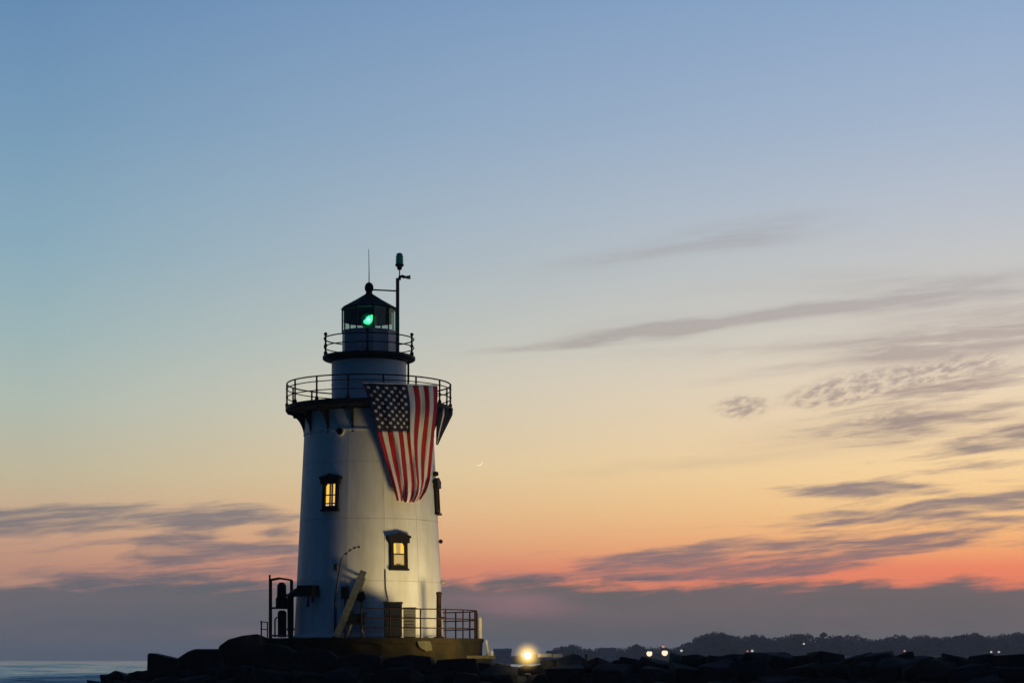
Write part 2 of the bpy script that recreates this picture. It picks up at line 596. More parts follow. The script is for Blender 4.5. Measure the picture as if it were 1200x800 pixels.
# ------------------------------------------------------------------ sea
def build_sea():
    ys = [-250, -100, 0, 60, 120, 170, 210, 240]
    y = 260.0
    while y < 6200:
        ys.append(y)
        y *= 1.0085 if y < 1500 else 1.05
    ys.append(6200)
    half = [0, 8, 16, 24, 32, 40, 48, 56, 64, 72, 80]
    x = 80.0
    while x < 600:
        x += 4 if x < 110 else 5 if x < 220 else 40
        half.append(x)
    xs = [-3000, -1800, -1000] + [-q for q in reversed(half[1:])] + half + [1000, 1800, 3000]
    xs = sorted(set(xs))
    rng = random.Random(3)
    wv = []
    for i in range(16):
        L = rng.uniform(9, 46)
        th = rng.gauss(0, 0.45)
        wv.append((2 * pi / L * sin(th), 2 * pi / L * cos(th), rng.uniform(0, 6.28), L * 0.0050))
    vs_ = []
    for yy in ys:
        fade = max(0.0, min(1.0, (3200 - yy) / 2200)) if yy > 150 else 0.3
        for xx in xs:
            z = 0.0
            if abs(xx) < 650:
                for kx, ky, ph, a in wv:
                    z += a * sin(kx * xx + ky * yy + ph)
                z *= fade
                z = z + 0.35 * abs(z)
            vs_.append((xx, yy, z))
    n = len(xs)
    fs = [(j * n + i, j * n + i + 1, j * n + n + i + 1, j * n + n + i) for j in range(len(ys) - 1) for i in range(n - 1)]
    mb = MB()
    mb.add(vs_, fs, True)
    o = mb.build('sea', 'sea_water', fix=False)
    tag(o, 'grey green sea with low waves reaching the horizon', kind='structure')


build_sea()

# ------------------------------------------------------------------ far shore, wood, houses
TREE_TOP = [(500, 770), (560, 768), (605, 767), (640, 763), (652, 757), (670, 754), (684, 757), (695, 760), (704, 756),
            (716, 759), (730, 757), (746, 754), (756, 757), (772, 756), (790, 757), (804, 752), (815, 746), (830, 740),
            (842, 738), (851, 742), (870, 744), (886, 741), (897, 745), (915, 745), (928, 741), (946, 740), (956, 744),
            (985, 743), (1004, 742), (1016, 747), (1030, 747), (1042, 744), (1054, 741), (1064, 745), (1085, 742),
            (1100, 745), (1122, 743), (1142, 740), (1158, 744), (1172, 742), (1190, 739), (1230, 741), (1290, 738),
            (1340, 744), (1420, 741), (1560, 743), (1700, 746)]
YF = 1500.0


def ground_z(x):                          # gentle rise of the far shore to the right
    return 1.2 + 5.5 * max(0.0, min(1.0, (x - 95) / 70))


def build_shore():
    xs = [-170, -120, -60, 0, 40, 80, 100, 120, 140, 170, 220, 300, 400, 520, 680, 900]
    rows_ = [(1395, -1.0, 0), (1410, 0.7, 0.05), (1440, 1.0, 0.6), (1500, 1.2, 1.0), (1700, 1.0, 1.1), (1900, -1.0, 0)]
    vs_ = [(x, y + 8 * sin(x * 0.05), zb + (ground_z(x) - 1.2) * k) for y, zb, k in rows_ for x in xs]
    n = len(xs)
    fs = [(j * n + i, j * n + i + 1, j * n + n + i + 1, j * n + n + i) for j in range(len(rows_) - 1) for i in range(n - 1)]
    mb = MB()
    mb.add(vs_, fs, True)
    o = mb.build('far_shore', 'shore_ground', fix=False)
    tag(o, 'low dark shore across the water', kind='structure')


build_shore()


def crown_faces(mb, c, rx, ry, rz_, n, size, rng):
    for _ in range(n):
        # points through the volume, denser near the skin, in a few lumps
        th = rng.uniform(0, 2 * pi)
        u = rng.uniform(-0.75, 1)
        rad = rng.uniform(0.55, 1.0) ** 0.6 * rng.choice((1.0, 0.92, 0.8))
        s_ = math.sqrt(max(0, 1 - u * u))
        p = Vector((c[0] + rx * rad * s_ * cos(th), c[1] + ry * rad * s_ * sin(th), c[2] + rz_ * rad * u))
        a = Vector((rng.gauss(0, 1), rng.gauss(0, 1), rng.gauss(0, 1))).normalized()
        b = a.cross(Vector((rng.gauss(0, 1), rng.gauss(0, 1), rng.gauss(0, 1)))).normalized()
        e = size * rng.uniform(0.6, 1.3)
        mb.add([p + a * e, p - a * e * 0.5 + b * e * 0.8, p - a * e * 0.5 - b * e * 0.8], [(0, 1, 2)])


def build_wood():
    rng = random.Random(11)
    mb = MB()
    x = -60.0
    while x < 640:
        for row in range(3):
            xx = x + rng.uniform(-2, 2)
            yy = YF + row * 9 + rng.uniform(-3, 3)
            px = 600 + xx / yy * F
            py = interp(TREE_TOP, px)
            ztop = EYE + (HOR - py) / F * yy - (0.3 if row == 1 else rng.uniform(0.5, 3.0))
            gz = ground_z(xx) - 0.6
            h = ztop - gz
            if h < 2:
                continue
            rz_ = min(h * 0.5, rng.uniform(3.2, 5.2))
            rx = min(rng.uniform(2.8, 5.0), h * 0.6)
            crown_faces(mb, (xx, yy, ztop - rz_), rx, rx, rz_, 90, 0.85, rng)
            # lower boughs and undergrowth down to the ground
            k = ztop - 2 * rz_
            while k > gz:
                crown_faces(mb, (xx, yy, k), rx * 1.1, rx, 2.4, 40, 1.1, rng)
                k -= 2.6
        x += 3.4
    o = mb.build('wood', 'foliage', fix=False)
    tag(o, 'dark wood lining the far shore under the cloud bank', 'wood', kind='stuff')


build_wood()


def far_tree(px, top, Y, rx, rz_, label, flat=False):
    rng = random.Random(int(px))
    tp = at(px, top, Y)
    gz = ground_z(tp.x) - 0.5
    root = empty('tree', (tp.x, Y, gz))
    h = tp.z - gz
    mb = MB()
    mb.tube([(0, 0, 0), (0.2, 0, h * 0.4), (0.1, 0, h * 0.75), (0.3, 0.1, h * 0.93)], [0.5, 0.36, 0.22, 0.08], 7)
    for k in range(5):
        a = rng.uniform(0, 6.28)
        z0 = h * rng.uniform(0.5, 0.75)
        mb.tube([(0.15, 0, z0), (0.15 + cos(a) * rx * 0.5, sin(a) * rx * 0.5, z0 + h * 0.12),
                 (0.15 + cos(a) * rx * 0.8, sin(a) * rx * 0.8, z0 + h * 0.18)], [0.16, 0.1, 0.04], 5)
    mb.build('trunk', 'bark', root)
    c = MB()
    if flat:
        for k in range(7):
            crown_faces(c, (rng.uniform(-rx, rx), rng.uniform(-rx, rx), h - rng.uniform(0.2, 1.0)), 1.5, 1.5, 0.5, 26, 0.5, rng)
    else:
        for k in range(7):
            a = rng.uniform(0, 6.28)
            crown_faces(c, (cos(a) * rx * 0.5, sin(a) * rx * 0.5, h - rz_ * rng.uniform(0.9, 1.4)), rx * 0.62, rx * 0.62, rz_ * 0.55, 80, 0.6, rng)
        crown_faces(c, (0, 0, h - rz_), rx * 0.7, rx * 0.7, rz_, 220, 0.65, rng)
    c.build('crown', 'foliage', root, fix=False)
    tag(root, label, 'tree', 'trees rising above the far wood')


far_tree(840, 737.5, 1485, 8.5, 6.0, 'broad domed tree, tallest hump at the left end of the far wood')
far_tree(965, 740.3, 1485, 2.6, 1.9, 'small tree poking out of the middle of the far wood')
far_tree(670, 754, 1470, 5.0, 3.6, 'low round tree on the far shore just right of the bright floodlight')
far_tree(746, 753.5, 1470, 3.6, 3.0, 'low round tree left of the two orange shore lights')
far_tree(1142, 739.5, 1485, 6.0, 4.0, 'rounded tree crown above the pair of white lights at the right')


def far_house(px0, px1, eave, ridge, Y, label):
    a, b = at(px0, eave, Y), at(px1, eave, Y)
    w = b.x - a.x
    gz = 0.9 if Y > 1400 else 0.0
    cx = (a.x + b.x) / 2
    root = empty('shore_house', (cx, Y, gz))
    he = a.z - gz
    hr = at(px0, ridge, Y).z - gz
    d = max(7.0, w * 0.5)
    MB().box((0, 0, he / 2), (w, d, he)).build('wall', 'house_wall', root)
    rf = MB()
    M = Matrix.Rotation(R(90), 4, 'Z')
    rf.prism([(-d / 2 - 0.5, he + 0.02), (d / 2 + 0.5, he + 0.02), (0, hr)], w + 0.8, M)
    r_ = rf.build('roof', 'house_roof', root)
    MB().box((w * 0.25, 0.6, hr), (0.9, 0.7, 1.3)).build('chimney', 'house_roof', r_)
    n = max(2, int(w / 4))
    for i in range(n):
        xx = -w / 2 + (i + 0.5) * w / n
        wdw = MB().box((xx, -d / 2 - 0.03, he * 0.55), (1.1, 0.08, 1.4)).build('window', 'house_roof', root)
        MB().box((xx, -d / 2 - 0.08, he * 0.55 - 0.78), (1.4, 0.12, 0.12)).build('sill', 'house_wall', wdw)
    MB().box((w * 0.12, -d / 2 - 0.04, 1.05), (1.0, 0.1, 2.1)).build('door', 'house_roof', root)
    tag(root, label, 'house', 'houses on the far shore')


far_house(579, 599, 763.5, 759.5, 1430, 'long low house on the far shore just left of the floodlight')
far_house(704, 722, 763, 758.5, 1436, 'small house among trees between floodlight and orange lights')


def shore_light(px, py, Y, r_px, m, label):
    p = at(px, py, Y)
    gz = 0.3
    root = empty('shore_lamp', (p.x, Y, gz))
    r_ = r_px / F * Y
    h = p.z - gz
    MB().tube([(0, 0.5, 0), (0, 0.5, h + r_ + 0.3), (0, 0.0, h + r_ + 0.5)], [0.14, 0.10, 0.08], 8).build('post', 'grey_metal', root)
    MB().lathe([(0.05, h + r_ + 0.45), (r_ * 0.9, h + r_ * 0.75), (r_ * 0.9, h + r_ * 0.7), (0.05, h + r_ * 0.9)], 14).build('hood', 'grey_metal', root)
    MB().sphere((0, 0, h), r_, 14, 10).build('lamp_globe', m, root)
    tag(root, label, 'lamp', 'lights along the far shore')


shore_light(761.0, 765.2, 1380, 3.3, 'shore_bulb_warm', 'left of the two bright orange lights on the far shore')
shore_light(779.0, 764.4, 1380, 3.5, 'shore_bulb_warm', 'right of the two bright orange lights on the far shore')
shore_light(777.0, 756.8, 1384, 1.7, 'shore_bulb_red', 'dim reddish light just above the right orange shore light')
shore_light(798.5, 761.8, 1388, 1.5, 'shore_bulb_white', 'single pale light just right of the orange shore lights')
shore_light(881.5, 762.0, 1388, 1.5, 'shore_bulb_white', 'pale light low in the wood right of the domed tree')
shore_light(876.0, 762.4, 1388, 1.1, 'shore_bulb_red', 'faint warm light left beside the pale light near the domed tree')
shore_light(942.0, 753.8, 1400, 1.2, 'shore_bulb_white', 'faint light high in the middle of the far wood')
shore_light(1060.0, 762.2, 1388, 1.3, 'shore_bulb_red', 'faint warm light right of centre low on the far shore')
shore_light(1161.5, 763.3, 1388, 1.3, 'shore_bulb_white', 'left of the close pair of white lights at the far right')
shore_light(1170.5, 763.3, 1388, 1.3, 'shore_bulb_white', 'right of the close pair of white lights at the far right')


# ------------------------------------------------------------------ breakwater and boulders
ROCK_TOP = [(40, 830), (95, 806), (112, 799), (130, 789), (142, 785), (176, 785), (230, 784), (300, 776), (340, 774), (420, 774),
            (500, 776), (565, 773), (620, 778), (660, 771), (700, 770), (760, 770), (800, 768), (850, 765), (940, 764),
            (1050, 763), (1110, 766), (1200, 766), (1300, 768), (1420, 770)]
RIDGE_Y = [(40, 96), (170, 95), (300, 93.5), (430, 92.2), (560, 92.2), (600, 93.0), (640, 93.0), (760, 90.4), (1000, 86), (1200, 82), (1420, 78)]


def build_breakwater():
    mb = MB()
    pxs = list(range(20, 1440, 20))
    sect = [(-9.0, -4.6), (-6.5, -3.4), (-4.0, -2.3), (-2.2, -1.3), (-0.9, -0.75), (0.0, -0.55), (1.2, -0.7), (4, -0.9), (9, -1.1), (14, -2.6), (18, -5)]
    rng = random.Random(5)
    vs_ = []
    for px in pxs:
        Y = interp(RIDGE_Y, px)
        tz = at(px, interp(ROCK_TOP, px), Y).z
        for dy, dz_ in sect:
            vs_.append(((px - 600) / F * Y, Y + dy, max(-1.5, tz + dz_ + rng.uniform(-0.12, 0.12))))
    n = len(sect)
    fs = [(i * n + j, i * n + n + j, i * n + n + j + 1, i * n + j + 1) for i in range(len(pxs) - 1) for j in range(n - 1)]
    mb.add(vs_, fs)
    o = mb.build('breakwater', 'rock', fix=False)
    tag(o, 'black rubble stone breakwater around the lighthouse and off to the right', kind='structure')
    return o


bw = build_breakwater()


def hull_mesh(pts, name, material, bevel=0.06):
    import bmesh
    bm = bmesh.new()
    for p in pts:
        bm.verts.new(p)
    r_ = bmesh.ops.convex_hull(bm, input=bm.verts)
    bmesh.ops.delete(bm, geom=[v for v in bm.verts if not v.link_faces], context='VERTS')
    bmesh.ops.dissolve_limit(bm, angle_limit=R(9), verts=bm.verts, edges=bm.edges)
    if bevel:
        bmesh.ops.bevel(bm, geom=list(bm.edges), offset=bevel, segments=1, affect='EDGES', clamp_overlap=True)
    bmesh.ops.recalc_face_normals(bm, faces=bm.faces)
    me = bpy.data.meshes.new(name)
    bm.to_mesh(me)
    bm.free()
    me.materials.append(MATS[material])
    return me


def build_boulders():
    rng = random.Random(21)
    kinds = []
    for k in range(12):
        pts = []
        for sx_ in (-1, 1):
            for sy_ in (-1, 1):
                for sz_ in (-1, 1):
                    pts.append((sx_ * rng.uniform(0.55, 1.0), sy_ * rng.uniform(0.55, 1.0), sz_ * rng.uniform(0.5, 0.95)))
        for _ in range(12):
            d = Vector((rng.gauss(0, 1), rng.gauss(0, 1), rng.gauss(0, 1))).normalized()
            pts.append(tuple(d * rng.uniform(0.90, 1.25)))
        kinds.append(hull_mesh(pts, 'boulder', 'rock' if k % 3 else 'rock_brown', 0.05))

    def put(x, y, z, s_, flat=0.62, wide=1.0):
        o = bpy.data.objects.new('boulder', rng.choice(kinds))
        o.location = (x, y, z)
        o.scale = (s_ * wide * rng.uniform(0.9, 1.25), s_ * rng.uniform(0.8, 1.1), s_ * flat * rng.uniform(0.85, 1.15))
        o.rotation_euler = (rng.uniform(-0.25, 0.25), rng.uniform(-0.22, 0.22), rng.uniform(0, 6.28))
        o.parent = bw
        col.objects.link(o)
        return o
    # crest
    px = 118.0
    while px < 1300:
        Y = interp(RIDGE_Y, px)
        p = at(px, interp(ROCK_TOP, px), Y)
        s_ = rng.uniform(0.42, 0.85)
        if not (596 < px < 646):
            put(p.x, Y + rng.uniform(-0.3, 0.4), p.z - s_ * 0.60 + rng.uniform(-0.10, 0.02), s_)
        else:
            s_ = 0.4
            put(p.x, Y + 1.0, p.z - 0.35, s_)
        px += s_ * rng.uniform(1.2, 1.7) / Y * F
    # faces towards the viewer
    for dy, dz_ in ((-1.3, -0.75), (-2.6, -1.45), (-4.0, -2.2)):
        px = 100 + rng.uniform(0, 20)
        while px < 1260:
            Y = interp(RIDGE_Y, px)
            p = at(px, interp(ROCK_TOP, px), Y)
            s_ = rng.uniform(0.55, 1.0)
            q = Vector((p.x, Y + dy + rng.uniform(-0.3, 0.3), p.z + dz_ - s_ * 0.12))
            put(q.x, q.y, q.z, s_)
            px += s_ * rng.uniform(1.5, 2.1) / Y * F
    # behind the crest, around the pier
    for px, dy in [(120, 2), (150, 2.5), (190, 2.2), (235, 2.2), (280, 2.5), (590, 2.5), (640, 2.5), (690, 2), (760, 2), (840, 2.2), (930, 2), (1020, 2), (1110, 2)]:
        Y = interp(RIDGE_Y, px)
        p = at(px, interp(ROCK_TOP, px) + 4, Y)
        put(p.x, Y + dy, p.z - 0.55, rng.uniform(0.7, 1.0))

    # the big stones of the left skyline, each with its own outline (photo rows) and real depth
    def slab(poly, Y, depth, m='rock'):
        pts = []
        for px_, py_ in poly:
            p = at(px_, py_, Y)
            pts.append((p.x, Y - depth * 0.5 * rng.uniform(0.75, 1), p.z))
            pts.append((p.x + rng.uniform(-0.1, 0.1), Y + depth * 0.5 * rng.uniform(0.75, 1), p.z - rng.uniform(0, 0.08)))
        c = sum((Vector(p) for p in pts), Vector()) / len(pts)
        me = hull_mesh([tuple(Vector(p) - c) for p in pts], 'boulder', m, 0.05)
        o = bpy.data.objects.new('boulder', me)
        o.location = c
        o.parent = bw
        col.objects.link(o)
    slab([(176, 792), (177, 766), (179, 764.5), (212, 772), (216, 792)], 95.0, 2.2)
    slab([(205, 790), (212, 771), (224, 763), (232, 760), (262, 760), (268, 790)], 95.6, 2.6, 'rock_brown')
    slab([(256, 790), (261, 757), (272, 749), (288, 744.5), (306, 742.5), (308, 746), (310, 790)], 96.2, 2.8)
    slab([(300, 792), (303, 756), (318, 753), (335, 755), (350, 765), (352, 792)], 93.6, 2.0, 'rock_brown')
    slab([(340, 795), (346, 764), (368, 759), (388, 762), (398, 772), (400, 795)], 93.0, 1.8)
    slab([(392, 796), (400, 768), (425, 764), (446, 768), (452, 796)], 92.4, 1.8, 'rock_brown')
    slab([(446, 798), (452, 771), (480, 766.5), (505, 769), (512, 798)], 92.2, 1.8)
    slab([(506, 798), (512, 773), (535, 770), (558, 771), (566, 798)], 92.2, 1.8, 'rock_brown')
    slab([(124, 800), (128, 791), (138, 784.5), (146, 788), (152, 800)], 95.0, 1.6)
    slab([(148, 800), (152, 789), (165, 785), (176, 787), (182, 800)], 94.8, 1.6)


build_boulders()

# ------------------------------------------------------------------ pier
TX, TY, TZ = -6.7, 100.0, EYE + 0.96       # tower axis and deck level
T = Vector((TX, TY, TZ))


def pol(r, phi, z=0.0):
    """phi in degrees from the camera side, positive to the right (local coordinates)"""
    return Vector((r * sin(R(phi)), -r * cos(R(phi)), z))


def loc(px, py, y=0.0):
    """photo pixel -> local tower coordinates for a point at local depth y"""
    return at(px, py, TY + y) - T


def build_pier():
    root = empty('pier', (TX, TY, TZ))
    n = 72
    rng = random.Random(2)
    prof = [(5.36, 0.0), (5.38, -0.10), (5.34, -0.22), (5.30, -0.30), (5.30, -0.7), (5.33, -1.1), (5.40, -1.6), (5.6, -2.6)]
    vs_, fs = [], []
    for i, (r_, z) in enumerate(prof):
        for j in range(n):
            t = 2 * pi * j / n
            dr = rng.uniform(-0.03, 0.03) if i < 3 else rng.uniform(-0.07, 0.05)
            vs_.append(((r_ + dr) * cos(t), (r_ + dr) * sin(t), z + (rng.uniform(-0.02, 0.01) if i else 0)))
    for i in range(len(prof) - 1):
        for j in range(n):
            k = (j + 1) % n
            fs.append((i * n + j, i * n + n + j, i * n + n + k, i * n + k))
    mb = MB()
    mb.add(vs_, fs)
    mb.add(vs_[:n], [tuple(range(n))])
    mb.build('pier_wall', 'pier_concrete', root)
    # a paler patch of repaired stone
    pm = MB()
    a0, a1 = 30.0, 42.0
    poly = [(-0.40, -0.16), (-0.1, -0.13), (0.25, -0.15), (0.33, -0.36), (0.36, -0.56), (0.05, -0.60), (-0.2, -0.47), (-0.33, -0.36)]
    c = pol(5.28, 31.5)
    M = Matrix.Translation(c) @ Matrix.Rotation(R(31.5), 4, 'Z')
    pm.prism(poly, 0.24, M)
    pm.build('repair_patch', 'pale_concrete', root)
    # coping kerb around the foot of the railing
    tag(root, 'round weathered olive brown concrete pier under the lighthouse', 'pier')
    return root


build_pier()

# ------------------------------------------------------------------ lighthouse
LH = empty('lighthouse', (TX, TY, TZ))
tag(LH, 'white conical iron lighthouse with two railed galleries and black lantern roof', 'lighthouse')


def RW(z):
    return 3.50 - 0.0494 * z


def build_tower():
    core = MB().lathe([(RW(0) - 0.045, 0), (RW(10.46) - 0.045, 10.46)], 96).build('tower_wall', 'joint_iron', LH)
    cuts = [0.0, 2.60, 5.44, 8.03, 9.50, 10.46]
    NP = 12
    for c0, c1 in zip(cuts[:-1], cuts[1:]):
        z0, z1 = c0 + 0.006, c1 - 0.006
        seg = 8
        half = 15.0 - 0.10
        ang = [-half + 2 * half * i / seg for i in range(seg + 1)]
        mb = MB()
        o_ = [pol(RW(z0), a, z0) for a in ang] + [pol(RW(z1), a, z1) for a in ang]
        i_ = [pol(RW(z0) - 0.04, a, z0) for a in ang] + [pol(RW(z1) - 0.04, a, z1) for a in ang]
        m = seg + 1
        mb.add(o_, [(k, k + 1, m + k + 1, m + k) for k in range(seg)], True)
        mb.add([o_[0], o_[m], i_[m], i_[0]], [(0, 1, 2, 3)])
        mb.add([o_[seg], o_[m + seg], i_[m + seg], i_[seg]], [(3, 2, 1, 0)])
        mb.add(o_[:m] + i_[:m], [(k, m + k, m + k + 1, k + 1) for k in range(seg)])
        mb.add(o_[m:] + i_[m:], [(k + 1, m + k + 1, m + k, k) for k in range(seg)])
        me = mb.mesh('iron_plate', 'white_paint')
        for k in range(NP):
            p = bpy.data.objects.new('iron_plate', me)
            p.rotation_euler = (0, 0, R(31.0 + 30 * k))
            p.parent = core
            col.objects.link(p)
    # flanges
    for z in (9.50,):
        MB().lathe([(RW(z) - 0.02, z - 0.03), (RW(z) + 0.035, z - 0.03), (RW(z) + 0.035, z + 0.03), (RW(z) - 0.02, z + 0.03)], 96).build('flange', 'white_paint', core)
    MB().lathe([(RW(0) + 0.10, 0), (RW(0) + 0.10, 0.12), (RW(0) + 0.004, 0.16)], 96).build('base_ring', 'white_paint', LH)


build_tower()


def build_gallery():
    dk = MB().lathe([(2.99, 10.52), (3.70, 10.52), (3.86, 10.56), (3.90, 10.62), (3.90, 10.80), (3.86, 10.82), (1.70, 10.82)], 90)
    dk.build('gallery_deck', 'black_iron', LH)
    # bracket: curved gusset
    prof = [(3.80, 10.47)]
    outer = []
    for i in range(9):
        t = i / 8
        a = t * pi / 2
        outer.append((3.80 - (3.80 - 3.03) * sin(a) ** 1.0, 10.44 - 1.15 * (1 - cos(a))))
    poly = [(3.82, 10.55)] + outer + [(2.99, 9.28), (2.99, 9.45)]
    inner = []
    for i in range(8, -1, -1):
        t = i / 8
        a = t * pi / 2
        inner.append((3.66 - (3.66 - 3.0) * sin(a) * 0.9, 10.36 - 0.86 * (1 - cos(a))))
    poly = poly + inner[:0]
    bm_ = MB()
    top = [(3.02, 10.55)]
    M = Matrix.Rotation(R(-90), 4, 'Z')
    bm_.prism(poly + top, 0.09, M)
    me = bm_.mesh('gallery_bracket', 'black_iron')
    post = MB()
    post.tube([pol(3.83, 0, 10.80), pol(3.83, 0, 11.88)], 0.042, 8)
    post.lathe([(0.085, 0), (0.085, 0.10), (0.045, 0.16)], 10, tuple(pol(3.83, 0, 10.815)))
    post.sphere(pol(3.83, 0, 11.24), 0.065, 10, 6)
    post.sphere(pol(3.83, 0, 11.64), 0.06, 10, 6)
    pme = post.mesh('railing_post', 'black_iron')
    for k in range(15):
        a = -10.4 + 24 * k
        b = bpy.data.objects.new('gallery_bracket', me)
        b.rotation_euler = (0, 0, R(a))
        b.parent = LH
        col.objects.link(b)
        p = bpy.data.objects.new('railing_post', pme)
        p.rotation_euler = (0, 0, R(a))
        p.parent = LH
        col.objects.link(p)
    for z, r_ in ((11.88, 0.034), (11.64, 0.024), (11.24, 0.024)):
        MB().tube([pol(3.83, 4 * k, z) for k in range(90)], r_, 6, closed=True).build('railing_rail', 'black_iron', LH)


build_gallery()


def build_watch_room():
    MB().lathe([(1.75, 10.82), (1.75, 12.90)], 72).build('watch_room_wall', 'drum_paint', LH)
    for z in (11.85,):
        MB().lathe([(1.745, z - 0.02), (1.77, z - 0.02), (1.77, z + 0.02), (1.745, z + 0.02)], 72).build('flange', 'drum_paint', LH)
    MB().lathe([(1.75, 12.90), (1.80, 13.00), (2.12, 13.02), (2.17, 13.06), (2.17, 13.18), (2.14, 13.20), (1.1, 13.20)], 72).build('lantern_deck', 'black_iron', LH)
    post = MB()
    post.tube([pol(2.10, 0, 13.18), pol(2.10, 0, 14.10)], 0.048, 8)
    post.sphere(pol(2.10, 0, 14.16), 0.085, 10, 8)
    post.sphere(pol(2.10, 0, 13.62), 0.085, 10, 8)
    post.lathe([(0.09, 0), (0.09, 0.12), (0.05, 0.18)], 10, tuple(pol(2.10, 0, 13.19)))
    me = post.mesh('railing_post', 'black_iron')
    for k in range(5):
        p = bpy.data.objects.new('railing_post', me)
        p.rotation_euler = (0, 0, R(2 + 73 * k if k < 2 else 2 + 72 * k))
        p.parent = LH
        col.objects.link(p)
    for z, r_ in ((14.02, 0.030), (13.62, 0.026)):
        MB().tube([pol(2.10, 5 * k, z) for k in range(72)], r_, 6, closed=True).build('railing_rail', 'black_iron', LH)


build_watch_room()


def build_lantern():
    N = 10
    a0 = 13.0
    rad = 1.27

    def facet(k):
        return a0 + 36 * k, a0 + 36 * (k + 1)
    # parapet wall: polygon
    MB().lathe([(1.27, 13.20), (1.27, 14.30), (1.31, 14.32), (1.31, 14.38), (0.0, 14.38)], N, smooth=False, a0=R(a0 - 90)).build('lantern_wall', 'lamp_room_paint', LH)
    for k in range(N):
        a, b = facet(k)
        m = MB().tube([pol(rad, a, 14.36), pol(rad, a, 15.44)], 0.038, 6)
        m.build('mullion', 'black_iron', LH)
        p0, p1 = pol(rad - 0.02, a + 1.5), pol(rad - 0.02, b - 1.5)
        mid = (p0 + p1) / 2
        n_ = Vector((mid.x, mid.y, 0)).normalized()
        w = (p1 - p0).length
        ang = math.atan2((p1 - p0).y, (p1 - p0).x)
        MB().box((mid.x, mid.y, 14.90), (w, 0.012, 1.02), ang).build('pane', 'lantern_glass', LH)
        # landward panes are blanked with dark sheets, leaving a strip of daylight at the foot
        if 100 < (a % 360) < 235:
            q = mid - n_ * 0.06
            MB().box((q.x, q.y, 15.12), (w + 0.03, 0.015, 0.60), ang).build('blanking_panel', 'roof_black', LH)
    # roof
    MB().lathe([(0.9, 15.40), (1.31, 15.40), (1.33, 15.46), (0.62, 15.86), (0.17, 16.14), (0.13, 16.26)], N, smooth=False, a0=R(a0 - 90)).build('roof', 'roof_black', LH)
    MB().sphere((0, 0, 16.43), 0.21, 16, 12, (1, 1, 1.25)).build('ventilator_ball', 'roof_black', LH)
    MB().tube([(0, 0, 16.6), (0, 0, 17.3), (-0.02, 0, 18.24)], [0.028, 0.02, 0.012], 6).build('lightning_rod', 'grey_metal', LH)
    # lamp inside the lantern
    lamp = MB().lathe([(0.16, 14.38), (0.16, 14.55), (0.30, 14.60), (0.34, 14.72), (0.34, 15.06), (0.28, 15.16), (0.10, 15.24), (0.0, 15.24)], 16)
    lb = lamp.build('beacon_lens', 'lens_dark', LH)
    rot = Matrix.Rotation(R(28), 3, 'Y')
    gm = MB()
    gm.sphere((0.02, -0.40, 14.86), 0.20, 14, 10, (0.85, 0.5, 1.15), rot)
    gm.sphere((-0.08, -0.40, 14.78), 0.15, 12, 8, (1.1, 0.5, 0.8))
    gm.sphere((0.14, -0.40, 15.02), 0.08, 10, 8, (0.8, 0.5, 1.2), rot)
    gm.build('beacon_glow', 'green_light', lb)
    cm = MB().sphere((0.0, -0.50, 14.86), 0.10, 12, 8, (0.9, 0.5, 1.0), rot)
    cm.build('beacon_core', 'green_core', lb)
    for k in range(5):
        MB().lathe([(0.36, 14.66 + k * 0.10), (0.385, 14.68 + k * 0.10), (0.36, 14.70 + k * 0.10)], 20).build('lens_ring', 'lens_dark', lb)
    pl = bpy.data.lights.new('beacon_light', 'POINT')
    pl.energy = 14
    pl.color = (0.10, 1.0, 0.45)
    pl.shadow_soft_size = 0.12
    po = bpy.data.objects.new('beacon_light', pl)
    po.location = (0.0, -0.72, 14.9)
    po.parent = lb
    col.objects.link(po)


build_lantern()


